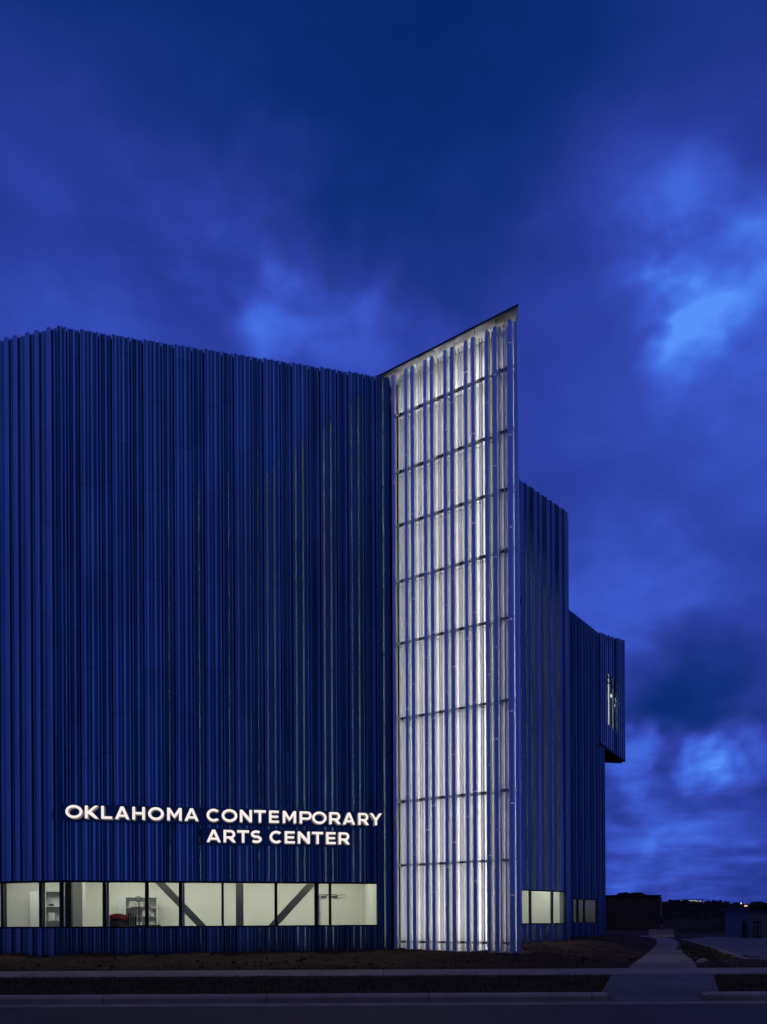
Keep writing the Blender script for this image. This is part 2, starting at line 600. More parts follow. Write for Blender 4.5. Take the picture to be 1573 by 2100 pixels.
def stack(wall, parent, s, key, poly, z0, z1, joint0, step=3.0, mat=M_PANEL, name='fin_panel', gap=0.010, d=0.0):
    """one column of panels from z0 to z1 with joints every step metres"""
    cuts = [z0]
    z = joint0
    while z < z1 - 0.4:
        if z > z0 + 0.4:
            cuts.append(z)
        z += step
    cuts.append(z1)
    for i in range(len(cuts) - 1):
        a = cuts[i] + (gap / 2 if i else 0)
        b = cuts[i + 1] - (gap / 2 if i < len(cuts) - 2 else 0)
        me = column_mesh(key, poly, b - a, mat, name)
        link(name, me, parent, wall.M @ Matrix.Translation((s, -d, a)))


def backing(wall, name, s0, s1, holes, z0=ZB - 0.4, z1=ZR - 0.03, d0=-0.30, d1=-0.07, mat=M_BACK, s_ext=(0, 0)):
    """wall slab with rectangular holes (s0, s1, z0, z1), non overlapping and sorted along s"""
    mb = MB()
    cur = s0
    for (h0, h1, a, b) in holes:
        if h0 > cur:
            mb.box(cur, h0, -d1, -d0, z0, z1)
        mb.box(h0, h1, -d1, -d0, z0, a)
        mb.box(h0, h1, -d1, -d0, b, z1)
        cur = h1
    if cur < s1:
        mb.box(cur, s1, -d1, -d0, z0, z1)
    return mb.build(name, mat, arts, wall.M)


# ---- left facade: projecting bars, main facade: ribbed modules
s_win_end = WMN.s(773.5, 1850)
fac_left = backing(WL, 'facade_wall', 0, WL.L, [(0.5, WL.L - 0.0, ZSILL - 0.05, ZHEAD + 0.05)])
fac_main = backing(WMN, 'facade_wall', 0.0, WMN.L, [(0.0, s_win_end + 0.04, ZSILL - 0.05, ZHEAD + 0.05)])

bar_poly = [(0, -0.06), (0.008, 0.06), (0.03, 0.10), (0.15, 0.10), (0.172, 0.06), (0.18, -0.06)]
tray_poly = lambda w: [(0, -0.06), (0.0, 0.0), (w * 0.3, 0.0), (w * 0.36, 0.03), (w * 0.62, 0.03), (w * 0.68, 0.0), (w, 0.0), (w, -0.06)]
marks = [10.5, 28.5, 53.5, 72.5, 97.5]
cs = [WL.s(u, 900, 0.14) for u in marks]
p_pair = (cs[4] - cs[0]) / 2
first = cs[0]
pos = []
k = 0
while first - k * p_pair > 0.3:
    pos += [first - k * p_pair, first - k * p_pair + (cs[1] - cs[0])]
    k += 1
pos += cs[1:]
pos = sorted(set(round(p, 3) for p in pos if 0.2 < p < WL.L - 0.3 and p > WL.s(0, 900) - 1.6))
for i, c in enumerate(pos):
    stack(WL, fac_left, c - 0.09, 'bar', bar_poly, ZHEAD + 0.06, ZR, 3.6 + (i * 1.37) % 3.0, mat=M_BAR, name='bar_fin')
    stack(WL, fac_left, c - 0.09, 'bar', bar_poly, ZB - 0.1, ZSILL - 0.06, 99, mat=M_BAR, name='bar_fin')
    nxt = pos[i + 1] if i + 1 < len(pos) else WL.L - 0.02
    w = round(nxt - c - 0.20 + (0.09 if i + 1 == len(pos) else 0), 2)
    stack(WL, fac_left, c + 0.10, 'tray%.2f' % w, tray_poly(w), ZHEAD + 0.06, ZR - 0.01, 4.4 + (i * 1.9) % 3.0, mat=M_PANEL, name='tray_panel')
    stack(WL, fac_left, c + 0.10, 'tray%.2f' % w, tray_poly(w), ZB - 0.1, ZSILL - 0.06, 99, mat=M_PANEL, name='tray_panel')

sP0, sP8 = WMN.s(164.5, 870, 0.06), WMN.s(657.0, 870, 0.06)
PER = (sP8 - sP0) / 8
WIDE = round(PER * 0.60, 3)
NARR = round(PER - WIDE, 3)
poly_w, poly_n = ribs(WIDE, 4), ribs(NARR, 3, 0.045)


def modules(wall, parent, s_start, s_end, hole, zt=ZR, full=True, joints=True):
    """alternate wide and narrow ribbed panels; hole = (s0, s1) of the window band"""
    s = s_start
    i = 0
    while s < s_end - 0.05:
        wide = (i % 2 == 0)
        w = WIDE if wide else NARR
        wcur = min(w, s_end - s)
        if wcur < w - 0.005:
            wcur = round(wcur, 3)
            key, poly = 'cut%.3f' % wcur, ribs(wcur, 1 if wcur < 0.3 else 2) if wcur > 0.2 else [(0, -0.06), (0, 0.05), (wcur - 0.02, 0.05), (wcur - 0.02, -0.06)]
        else:
            key, poly = ('wide' if wide else 'narrow'), (poly_w if wide else poly_n)
        j0 = 3.7 + ((i // 2) * 1.55 + (0 if wide else 0.25)) % 3.0 if joints else 999
        top = zt
        over = hole and (s + wcur > hole[0] + 0.03) and (s < hole[1] - 0.03)
        if over and s + wcur > hole[1] + 0.05:
            over = 'split'
        if over:
            stack(wall, parent, s, key, poly, ZHEAD + 0.06, top, j0)
            stack(wall, parent, s, key, poly, ZB - 0.1, ZSILL - 0.06, 999)
        else:
            stack(wall, parent, s, key, poly, ZB - 0.1, top, j0)
        s += w
        i += 1


s_first = sP0 - PER          # first module starts left of the first bright edge
while s_first > 0.0:
    s_first -= PER
s_first += NARR if s_first + NARR > 0.02 and False else 0
# start cleanly at the corner with a narrow cut module, then regular modules
lead = s_first + PER - NARR
if lead > 0.06:
    w = round(lead - 0.06, 3)
    po = ribs(w, max(1, int(w / 0.14)))
    stack(WMN, fac_main, 0.06, 'lead', po, ZHEAD + 0.06, ZR + 0.03, 4.2)
    stack(WMN, fac_main, 0.06, 'lead', po, ZB - 0.1, ZSILL - 0.06, 999)
stack(WMN, fac_main, s_first + WIDE, 'narrow', poly_n, ZHEAD + 0.06, ZR, 5.1) if s_first + WIDE > 0.05 else None
stack(WMN, fac_main, s_first + WIDE, 'narrow', poly_n, ZB - 0.1, ZSILL - 0.06, 999) if s_first + WIDE > 0.05 else None
s_end_main = WMN.L - 0.02
# window band ends inside a module: that module is cut round the opening
s = s_first + PER
mods = []
i = 0
while s < s_end_main - 0.05:
    w = WIDE if i % 2 == 0 else NARR
    mods.append((s, min(w, s_end_main - s), i))
    s += w
    i += 1
for (s, w, i) in mods:
    wide = i % 2 == 0
    full = abs(w - (WIDE if wide else NARR)) < 0.004
    if full:
        key, poly = ('wide', poly_w) if wide else ('narrow', poly_n)
    else:
        w = round(w, 3)
        key, poly = 'cut%.3f' % w, ribs(w, max(1, int(w / 0.14)))
    j0 = 3.9 + ((i // 2) * 1.55 + (0 if wide else 0.2)) % 3.0
    top = ZR + (0.015 if wide else 0.0)
    if s < s_win_end - 0.02 and s + w > s_win_end + 0.08:          # straddles the window end
        a = round(s_win_end + 0.06 - s, 3)
        b = round(w - a, 3)
        stack(WMN, fac_main, s, key, poly, ZHEAD + 0.06, top, j0)
        stack(WMN, fac_main, s, key, poly, ZB - 0.1, ZSILL - 0.06, 999)
        po = [(0, -0.06), (0, 0.055), (b - 0.02, 0.055), (b - 0.02, -0.06)]
        stack(WMN, fac_main, s + a, 'side%.3f' % b, po, ZSILL - 0.055, ZHEAD + 0.055, 999)
    elif s < s_win_end:
        stack(WMN, fac_main, s, key, poly, ZHEAD + 0.06, top, j0)
        stack(WMN, fac_main, s, key, poly, ZB - 0.1, ZSILL - 0.06, 999)
    else:
        stack(WMN, fac_main, s, key, poly, ZB - 0.1, top, j0)

# corner trim where the left and main facades meet
ct = MB()
for (z0, z1) in ((ZB - 0.1, ZSILL - 0.06), (ZHEAD + 0.06, ZR + 0.02)):
    a, b, c = WL.pt(WL.L - 0.03, 0.05), WL.pt(WL.L, 0.065), WMN.pt(0.05, 0.05)
    e, f_ = WMN.pt(0.05, -0.06), WL.pt(WL.L - 0.03, -0.06)
    ct.prism([(a.x, a.y), (b.x, b.y), (c.x, c.y), (e.x, e.y), (f_.x, f_.y)], z0, z1)
ct.build('corner_trim', M_PANEL, arts)

# ------------------------------------------------------------------ ribbon window of the main block
def window_band(wall, s0, s1, mull, name='window', z0=ZSILL, z1=ZHEAD, ends=(True, True), mw=0.07, depth=(-0.16, 0.02)):
    """frame mesh with panes and mullions as children; mull = list of (centre, width)"""
    fr = MB()
    fr.box(s0, s1, -depth[1], -depth[0], z0 - 0.055, z0)
    fr.box(s0, s1, -depth[1], -depth[0], z1, z1 + 0.055)
    if ends[0]:
        fr.box(s0 - 0.05, s0, -depth[1], -depth[0], z0 - 0.055, z1 + 0.055)
    if ends[1]:
        fr.box(s1, s1 + 0.05, -depth[1], -depth[0], z0 - 0.055, z1 + 0.055)
    fo = fr.build(name, M_DARK, arts, wall.M)
    for (c, w) in mull:
        MB().box(c - w / 2, c + w / 2, -depth[1] + 0.004, -depth[0] - 0.004, z0, z1).build('mullion', M_DARK, fo, wall.M)
    edges = [s0] + [x for c, w in mull for x in (c - w / 2, c + w / 2)] + [s1]
    for i in range(0, len(edges) - 1, 2):
        if edges[i + 1] - edges[i] > 0.02:
            MB().box(edges[i], edges[i + 1], 0.055, 0.067, z0, z1).build('pane', M_GLASS, fo, wall.M)
    return fo


mm = [(214.0, 7), (301.0, 7), (370.2, 7), (456.6, 5), (566.0, 6), (648.0, 5.5), (677.2, 5)]
mull_main = [(WMN.s(u, 1850), p * 0.0163) for u, p in mm]
win_main = window_band(WMN, 0.07, s_win_end, mull_main, ends=(False, True))
mull_left = [(WL.s(4.5, 1850), 0.10), (WL.s(83.3, 1850), 0.11)]
extra = WL.s(4.5, 1850) - 1.3
mull_left = [(extra, 0.1)] + mull_left
win_left = window_band(WL, 0.5, WL.L - 0.06, mull_left, ends=(True, False))
cm = MB()
a, b, c, e, f_ = WL.pt(WL.L - 0.06, 0.02), WL.pt(WL.L, 0.03), WMN.pt(0.07, 0.02), WMN.pt(0.07, -0.16), WL.pt(WL.L - 0.06, -0.16)
cm.prism([(p.x, p.y) for p in (a, b, c, e, f_)], ZSILL - 0.055, ZHEAD + 0.055)
cm.build('mullion', M_DARK, win_main)

# ------------------------------------------------------------------ room behind the ribbon window
ZC = 3.75
RD = 4.6             # room depth
room_f = [WL.pt(0.3, -0.31), WL.pt(WL.L, -0.31), WMN.pt(WMN.L - 0.2, -0.31), WMN.pt(WMN.L - 0.2, -RD), WMN.pt(0, -RD), WL.pt(0.3, -RD)]
fl = [(p.x, p.y) for p in room_f]
MB().prism(fl, ZB - 0.2, ZB).build('room_floor', M_RFLOOR, arts)
MB().prism(fl, ZC, ZC + 0.2).build('room_ceiling', M_ROOM, arts)
MB().box(-4.0, WMN.L - 0.1, RD, RD + 0.15, ZB, ZC).build('room_wall', M_ROOM, arts, WMN.M)
MB().box(WMN.L - 0.2, WMN.L - 0.05, 0.32, RD - 0.005, ZB, ZC).build('room_wall', M_ROOM, arts, WMN.M)
# cross wall of the left bay
MB().box(0.30, 0.42, 0.32, RD, ZB, ZC).build('room_wall', M_ROOM2, arts, WL.M)

def ceiling_light(M, x0, x1, y0, y1, power, col=(1.0, 0.975, 0.88)):
    """recessed light panel; the panel glows and a lamp just under it lights the room"""
    pn = MB().box(x0, x1, y0, y1, ZC - 0.05, ZC - 0.005).build('ceiling_light', E_ROOM, arts, M)
    area_lamp('ceiling_lamp', pn, M @ Matrix.Translation(((x0 + x1) / 2, (y0 + y1) / 2, ZC - 0.056)), x1 - x0, y1 - y0, power, col)


for sx in (1.6, 4.2, 6.8, 9.4):
    ceiling_light(WMN.M, sx - 0.9, sx + 0.9, 0.40, 0.64, 14.0)
    ceiling_light(WMN.M, sx - 0.9, sx + 0.9, 2.7, 3.2, 28.0)
ceiling_light(WL.M, 3.4, 5.6, 1.2, 1.9, 46.0)


def seg(u, v, off):
    """point of the main facade's parallel plane off metres outside (negative = inside) seen at photo pixel u, v"""
    s_ = WMN.s(u, v, off)
    p = WMN.pt(s_, off)
    return Vector((p.x, p.y, EYE + ray(u, v)[1] * p.y))


def diag2(u0, v0, u1, v1, off, w):
    a, b = seg(u0, v0, off), seg(u1, v1, off)
    dn = (b - a).normalized()
    hi, lo = (a, b) if a.z > b.z else (b, a)
    dn = (hi - lo).normalized()
    top = hi + dn * ((ZC - 0.02 - hi.z) / dn.z)
    bot = lo - dn * ((lo.z - ZB - 0.02) / dn.z)
    MB().bar(bot, top, w, 0.22, up=(WMN.n.x, WMN.n.y, 0)).build('brace', M_GREYSTEEL, arts)


diag2(329, 1811, 412, 1897, -0.95, 0.24)
diag2(640, 1811, 561, 1897, -0.95, 0.25)
for (u, wpx, off, m) in ((141.5, 12.5, -1.0, M_STEEL), (491.5, 16, -0.95, M_GREYSTEEL)):
    s_ = WMN.s(u, 1850, off)
    hw = wpx * 0.0165 / 2
    MB().box(s_ - hw, s_ + hw, -off - 0.12, -off + 0.12, ZB, ZC - 0.005).build('column', m, arts, WMN.M)
for (u, wpx, off) in ((162.5, 18, -2.6),):
    s_ = WMN.s(u, 1850, off)
    hw = wpx * 0.0178 / 2
    MB().box(s_ - hw, s_ + hw, -off - 0.3, -off + 0.3, ZB, ZC - 0.005).build('column', M_ROOM2, arts, WMN.M)
# mullion-side reveals: pale posts just inside some mullions
for (u, wpx) in ((221, 4.5), (376.5, 4.0), (651.8, 4.5)):
    s_ = WMN.s(u, 1850, -0.32)
    hw = wpx * 0.0165 / 2
    MB().box(s_ - hw, s_ + hw, 0.33, 0.40, ZB, ZC - 0.005).build('window_post', M_ROOM2, arts, WMN.M)
# dado line on the back wall
MB().box(1.0, 3.4, RD - 0.03, RD - 0.003, 1.33, 1.37).build('dado_rail', M_SHELF, arts, WMN.M)
# two flush doors in the back wall
for (u0, u1) in ((655.5, 675.0), (677.5, 689.5)):
    a, b = WMN.s(u0, 1850, -RD + 0.03), WMN.s(u1, 1850, -RD + 0.03)
    zt = EYE + ray(u0, 1836)[1] * WMN.pt(a, -RD).y
    dr = MB().box(a + 0.03, b, RD - 0.045, RD - 0.004, ZB + 0.01, zt).build('door', M_ROOM, arts, WMN.M)
    fm = MB().box(a - 0.02, a + 0.012, RD - 0.06, RD - 0.005, ZB, zt + 0.05)
    fm.box(a + 0.012, b + 0.03, RD - 0.06, RD - 0.005, zt + 0.012, zt + 0.05)
    fm.build('door_frame', M_GREYSTEEL, dr, WMN.M)
    cl = MB().box(a + 0.05, a + 0.28, RD - 0.12, RD - 0.062, zt - 0.10, zt - 0.03)
    cl.bar((a + 0.2, RD - 0.10, zt - 0.02), (a + 0.62, RD - 0.18, zt + 0.03), 0.02, 0.02)
    cl.build('door_closer', M_STEEL, dr, WMN.M)
    for hz in (0.55, 1.35):
        MB().box(a + 0.012, a + 0.03, RD - 0.075, RD - 0.05, ZB + hz, ZB + hz + 0.10).build('hinge', M_STEEL, dr, WMN.M)


# ------------------------------------------------------------------ lantern tower


LZ1 = EYE + 19.58
LB = -0.52           # plane of the inner lit wall
rail_v = [848, 965, 1075, 1190, 1318, 1473, 1643, 1774.6, 1931.5]
dl = WLN.pt(0.1).y
rail_z = sorted([EYE + ray(806, v)[1] * dl for v in rail_v])
lant = MB().box(-0.05, WLN.L - 0.62, 0.62, 0.80, ZB - 0.4, LZ1 + 0.1)
lant = lant.build('lantern', M_BACK, arts, WLN.M)
side_wall = MB().box(0.60, WSD.L, 0.62, 0.80, ZB - 0.4, LZ1 + 0.1).build('lantern', M_BACK, arts, WSD.M)


def lpanel_poly(w, n, rnd):
    pts = [(0, -0.10)]
    x = 0.0
    seg_ = w / n
    for i in range(n):
        d = rnd.choice((0.0, 0.016, 0.034))
        e = rnd.choice((0.008, 0.014))
        pts += [(x + 0.004, d), (x + seg_ * 0.55, d), (x + seg_ * 0.55 + e, d + 0.035), (x + seg_ * 0.55 + e + 0.02, d + 0.035), (x + seg_ * 0.92, 0.0)]
        x += seg_
    pts += [(w, 0.0), (w, -0.10)]
    out = [pts[0]]
    for p in pts[1:]:
        if (Vector(p) - Vector(out[-1])).length > 1e-4:
            out.append(p)
    return out


fin_u = [(806, 6.6), (832, 6), (845, 7), (871.5, 6), (885, 6.6), (912.8, 6), (927, 6.6), (955, 5.8), (970, 6.6), (999, 5.5), (1015, 7), (1045.5, 6.5)]
fin_s = [(WLN.s(u, 870, 0.05), w / 53.0) for u, w in fin_u]
zlev = [ZB - 0.05] + rail_z + [LZ1 + 0.13]
rnd = random.Random(3)
edges = [0.0] + [0.5 * (fin_s[i][0] + fin_s[i + 1][0]) for i in range(1, len(fin_s) - 1, 2)] + [WLN.L - 0.36]
for i in range(len(edges) - 1):
    w = round(edges[i + 1] - edges[i] - 0.012, 3)
    poly = lpanel_poly(w, max(2, int(round(w / 0.19))), rnd)
    for j in range(len(zlev) - 1):
        me = column_mesh('lp%d' % i, poly, zlev[j + 1] - zlev[j] - 0.03, M_LPANEL, 'lantern_panel')
        link('lantern_panel', me, lant, WLN.M @ Matrix.Translation((edges[i] + 0.006, -LB, zlev[j] + 0.015)))
# side panels facing the rear wing
nside = 8
for i in range(nside):
    a = 0.62 + i * (WSD.L - 0.6) / nside
    w = round((WSD.L - 0.6) / nside - 0.012, 3)
    poly = lpanel_poly(w, 5, rnd)
    me = column_mesh('sp%d' % i, poly, LZ1 - ZB, M_LPANEL, 'lantern_panel')
    link('lantern_panel', me, side_wall, WSD.M @ Matrix.Translation((a, -LB, ZB)))
# rails
for z in rail_z:
    MB().box(-0.02, WLN.L - 0.16, 0.17, 0.25, z - 0.038, z + 0.038).build('rail', M_STEEL, lant, WLN.M)
    MB().box(0.30, WSD.L - 0.1, 0.17, 0.25, z - 0.038, z + 0.038).build('rail', M_STEEL, side_wall, WSD.M)


def fin_poly(w, dep=0.14, th=0.012):
    return [(-w / 2, 0.05), (w / 2, 0.05), (w / 2, -dep + 0.05), (w / 2 - th, -dep + 0.05), (w / 2 - th, 0.05 - th), (-w / 2 + th, 0.05 - th), (-w / 2 + th, -dep + 0.05), (-w / 2, -dep + 0.05)]


def fin_column(wall, parent, s, w, j0, z0, z1, led=40.0, step=3.0):
    w = round(w, 3)
    stack(wall, parent, s, 'lf%.3f' % w, fin_poly(w), z0, z1, j0, step, mat=M_FIN, name='lantern_fin', gap=0.012)
    if led:
        st_ = MB().box(s - 0.02, s + 0.02, -0.02, 0.0, z0 + 0.2, z1 - 0.05).build('led_strip', E_LED, parent, wall.M)
        nseg = 10 if wall is WLN else 4
        hs = (z1 - z0 - 0.3) / nseg
        for q in range(nseg):      # one lamp per bay; it shines inwards (local -z to wall +y)
            area_lamp('led_lamp', st_, wall.M @ Matrix.Translation((s, 0.094, z0 + 0.25 + hs * (q + 0.5))) @ Matrix.Rotation(math.radians(90), 4, 'X'), 0.04, hs - 0.04, led / nseg * (1.32 - 0.42 * q / max(1, nseg - 1)))


for i, (s_, w) in enumerate(fin_s):
    fin_column(WLN, lant, s_, w, 2.2 + (i * 0.83) % 3.0, ZB - 0.2, LZ1, led=(23.0 if i < 8 else 34.0))
# silver blades standing between the fins, in front of the rails
bl_poly = [(-0.007, 0.04), (0.007, 0.04), (0.007, -0.04), (-0.007, -0.04)]
for i in range(len(fin_s) - 1):
    a, b = fin_s[i][0] + fin_s[i][1] / 2, fin_s[i + 1][0] - fin_s[i + 1][1] / 2
    nbl = 3 if b - a > 0.25 else 1
    for q in range(nbl):
        x = a + (b - a) * (q + 1) / (nbl + 1) + rnd.uniform(-0.012, 0.012)
        me = column_mesh('blade', bl_poly, LZ1 - ZB + 0.1, M_FIN, 'lantern_blade')
        link('lantern_blade', me, lant, WLN.M @ Matrix.Translation((x, 0.125 + rnd.choice((0, 0.012)), ZB - 0.1)))
# slimmer fins near the outer edge
for u in (1024.5, 1035.0):
    s_ = WLN.s(u, 870, -0.05)
    stack(WLN, lant, s_, 'slim', [(-0.02, 0.05), (0.02, 0.05), (0.02, -0.12), (-0.02, -0.12)], ZB - 0.2, LZ1, 3.1, 3.0, mat=M_FIN, name='lantern_fin', gap=0.012, d=-0.05)
# outer corner fin and side fins
a, b, c, e = WLN.pt(WLN.L - 0.125, 0.05), WLN.pt(WLN.L - 0.0, 0.05), WSD.pt(0.12, 0.02), WLN.pt(WLN.L - 0.125, 0.035)
MB().prism([(p.x, p.y) for p in (a, b, c, WSD.pt(0.12, 0.0), e)], ZB - 0.2, LZ1 - 0.14).build('lantern_fin', M_FIN, lant)
for i in range(14):
    s_ = 0.65 + i * 0.53
    fin_column(WSD, side_wall, s_, 0.11, 99, ZB - 0.2, LZ1, led=(90.0 if i in (1, 4, 7, 10, 13) else 0))

# uplight lines on the top rail and at the foot
ul = MB().box(0.15, WLN.L - 0.5, 0.255, 0.33, rail_z[-1] + 0.02, rail_z[-1] + 0.048).build('uplight', M_STEEL, lant, WLN.M)
area_lamp('uplight_lamp', ul, WLN.M @ Matrix.Translation((WLN.L / 2 - 0.1, 0.29, rail_z[-1] + 0.055)) @ Matrix.Rotation(math.radians(180 + 14), 4, 'X'), WLN.L - 0.7, 0.05, 22.0)
# one flood fitting on the floor inside the tower, throwing streaks between the fins onto the pavement
# overhanging roof blade
F0, F1 = at(773, 773, 26.55), at(1063, 625, 23.47)
zs = EYE + 19.75
blade_poly = [(F0.x, F0.y), (F1.x, F1.y), (L1.x + 0.02, L1.y + 0.35), (S1.x, S1.y - 0.2), (K2.x + 1.2, K2.y + 4.0), (K2.x - 0.45, K2.y + 0.3)]
MB().prism(blade_poly, zs + 0.016, zs + 0.055).build('lantern_roof', M_DARK, arts)
# soffit boards under the blade
p0, p1 = Vector((F0.x, F0.y)), Vector((F1.x, F1.y))
q0, q1 = Vector((K2.x - 0.05, K2.y + 0.75)), Vector((L1.x + 0.02, L1.y + 1.15))
nb = 7
for i in range(nb):
    f0, f1 = i / nb, (i + 1) / nb
    e0, e1 = f0 + 0.002, f1 - 0.002
    a_, b_ = p0.lerp(p1, e0) + WLN.n * -0.02, p0.lerp(p1, e1) + WLN.n * -0.02
    c_, d_ = q0.lerp(q1, e1), q0.lerp(q1, e0)
    MB().prism([tuple(x) for x in (a_, b_, c_, d_)], zs - 0.02 + 0.004 * (i % 2), zs + 0.015).build('soffit_board', M_SOFFIT, arts)

# ------------------------------------------------------------------ rear wings B and C
sB0, sB1 = WB.s(1069.5, 1850), WB.s(1158.5, 1850)
fac_b = backing(WB, 'facade_wall', 0.0, WB.L - 0.3, [(sB0 - 0.04, sB1 + 0.04, ZSILL - 0.05, ZHEAD + 0.05)], d0=-0.13)
sPB = WB.s(1116.9, 1700, 0.06)
s = sPB
while s > 0.1:
    s -= PER
s += PER
if s - NARR > 0.0:
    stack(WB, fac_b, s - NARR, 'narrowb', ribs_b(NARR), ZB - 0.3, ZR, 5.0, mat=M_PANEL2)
i = 0
while s < WB.L - 0.42:
    wide = i % 2 == 0
    w = WIDE if wide else NARR
    w0 = w
    if s + w > WB.L - 0.36:
        w = round(WB.L - 0.36 - s, 3)
        key, poly = 'cutb', ribs(w, max(1, int(w / 0.14))) if w > 0.2 else [(0, -0.06), (0, 0.05), (w, 0.05), (w, -0.06)]
    else:
        key, poly = ('wideb', ribs_b(WIDE)) if wide else ('narrowb', ribs_b(NARR))
    if s + w > sB0 - 0.02 and s < sB1 + 0.02:
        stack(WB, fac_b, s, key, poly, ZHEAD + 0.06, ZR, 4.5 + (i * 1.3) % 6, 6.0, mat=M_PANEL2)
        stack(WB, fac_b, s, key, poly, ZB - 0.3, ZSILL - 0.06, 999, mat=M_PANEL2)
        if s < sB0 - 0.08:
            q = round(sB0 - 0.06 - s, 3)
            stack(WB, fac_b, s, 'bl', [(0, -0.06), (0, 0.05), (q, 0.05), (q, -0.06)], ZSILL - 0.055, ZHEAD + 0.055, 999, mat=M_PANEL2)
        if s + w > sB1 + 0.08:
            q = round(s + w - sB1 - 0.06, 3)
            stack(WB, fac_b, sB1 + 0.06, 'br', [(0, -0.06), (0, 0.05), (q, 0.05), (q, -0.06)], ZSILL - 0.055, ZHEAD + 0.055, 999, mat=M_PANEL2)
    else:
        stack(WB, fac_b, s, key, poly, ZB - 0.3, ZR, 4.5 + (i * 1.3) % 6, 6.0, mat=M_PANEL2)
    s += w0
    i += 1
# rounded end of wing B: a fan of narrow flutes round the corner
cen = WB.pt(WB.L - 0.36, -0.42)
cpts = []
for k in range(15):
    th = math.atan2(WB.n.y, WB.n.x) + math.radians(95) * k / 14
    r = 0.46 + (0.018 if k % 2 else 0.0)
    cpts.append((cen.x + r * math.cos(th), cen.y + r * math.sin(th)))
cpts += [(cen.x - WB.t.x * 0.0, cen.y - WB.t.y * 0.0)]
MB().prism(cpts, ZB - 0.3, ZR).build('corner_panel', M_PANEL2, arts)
window_band(WB, sB0, sB1, [(WB.s(1088.5, 1850), 0.08), (WB.s(1133.2, 1850), 0.08)], depth=(-0.10, 0.02))
# its room
MB().box(sB0 - 1.0, WB.L - 0.2, 2.6, 2.75, ZB, ZC).build('room_wall', M_ROOM, arts, WB.M)
MB().box(sB0 - 1.1, sB0 - 0.98, 0.32, 2.6, ZB, ZC).build('room_wall', M_ROOM, arts, WB.M)
MB().box(WB.L - 0.34, WB.L - 0.24, 0.14, 2.6, ZB, ZC).build('room_wall', M_ROOM, arts, WB.M)
MB().box(sB0 - 1.1, WB.L - 0.2, 0.14, 2.75, ZB - 0.2, ZB).build('room_floor', M_RFLOOR, arts, WB.M)
MB().box(sB0 - 1.1, WB.L - 0.2, 0.14, 2.75, ZC + 0.002, ZC + 0.2).build('room_ceiling', M_ROOM, arts, WB.M)
ceiling_light(WB.M, sB0 + 0.2, sB1 - 0.4, 1.0, 1.5, 46.0)

# wing C with a dim window
sC0, sC1 = WC.s(1174, 1850), WC.s(1224.5, 1850)
fac_c = backing(WC, 'facade_wall', -0.6, WC.L + 0.9, [(sC0, sC1, ZSILL - 0.05, ZHEAD + 0.05)], d0=-0.13)
s, i = -0.55, 0
while s < WC.L + 0.85:
    wide = i % 2 == 0
    w = WIDE if wide else NARR
    key, poly = ('wide', poly_w) if wide else ('narrow', poly_n)
    if s + w > sC0 + 0.05 and s < sC1 - 0.05:
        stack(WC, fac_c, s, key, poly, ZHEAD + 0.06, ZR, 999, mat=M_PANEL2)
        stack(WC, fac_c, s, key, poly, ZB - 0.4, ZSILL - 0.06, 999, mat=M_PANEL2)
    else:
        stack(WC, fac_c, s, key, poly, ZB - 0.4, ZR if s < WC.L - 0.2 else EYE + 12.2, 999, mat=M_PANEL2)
    s += w
    i += 1
window_band(WC, sC0 + 0.05, sC1 - 0.05, [(WC.s(1185.5, 1850), 0.16), (WC.s(1199, 1850), 0.14)], depth=(-0.10, 0.02))
MB().box(-0.5, WC.L + 0.4, 2.2, 2.35, ZB, ZC).build('room_wall', M_ROOM2, arts, WC.M)
MB().box(-0.5, WC.L + 0.4, 0.31, 2.2, ZB - 0.2, ZB).build('room_floor', M_RFLOOR, arts, WC.M)
MB().box(-0.5, WC.L + 0.4, 0.31, 2.2, ZC, ZC + 0.2).build('room_ceiling', M_ROOM2, arts, WC.M)
MB().box(-0.5, -0.38, 0.31, 2.2, ZB, ZC).build('room_wall', M_ROOM2, arts, WC.M)
MB().box(WC.L + 0.28, WC.L + 0.4, 0.31, 2.2, ZB, ZC).build('room_wall', M_ROOM2, arts, WC.M)
ceiling_light(WC.M, 0.4, 3.4, 0.9, 1.4, 0.3)
# blank wall between wings B and C, seen edge on
backing(WBC, 'facade_wall', 0.35, WBC.L + 0.5, [], d1=-0.05)

# cantilevered upper room on wing C
dA = C1.y - 0.15
A0 = at(1229.5, 1300, dA)
E0 = at(1279.5, 1440, dA * 1.105)
WD = Wall((A0.x, A0.y), (E0.x, E0.y))
zD0, zDA, zDE = EYE + 12.0, EYE + 19.55, EYE + ray(1279.5, 1313)[1] * E0.y
sD0, sD1 = WD.s(1237, 1440), WD.s(1267.5, 1440)
zw0, zw1 = EYE + ray(1250, 1487)[1] * WD.pt((sD0 + sD1) / 2).y, EYE + ray(1250, 1385)[1] * WD.pt((sD0 + sD1) / 2).y
cant = backing(WD, 'upper_room', 0.0, WD.L, [(sD0, sD1, zw0, zw1)], z0=zD0, z1=zDA - 0.02, d0=-0.22, d1=-0.08, mat=M_PANEL)
MB().prism([(0.0, 0.08), (WD.L, 0.08), (WD.L, 0.22), (0.0, 0.22)], zDA - 0.018, [zDA, zDE - 0.04, zDE - 0.04, zDA]).build('parapet', M_PANEL2, cant, WD.M)
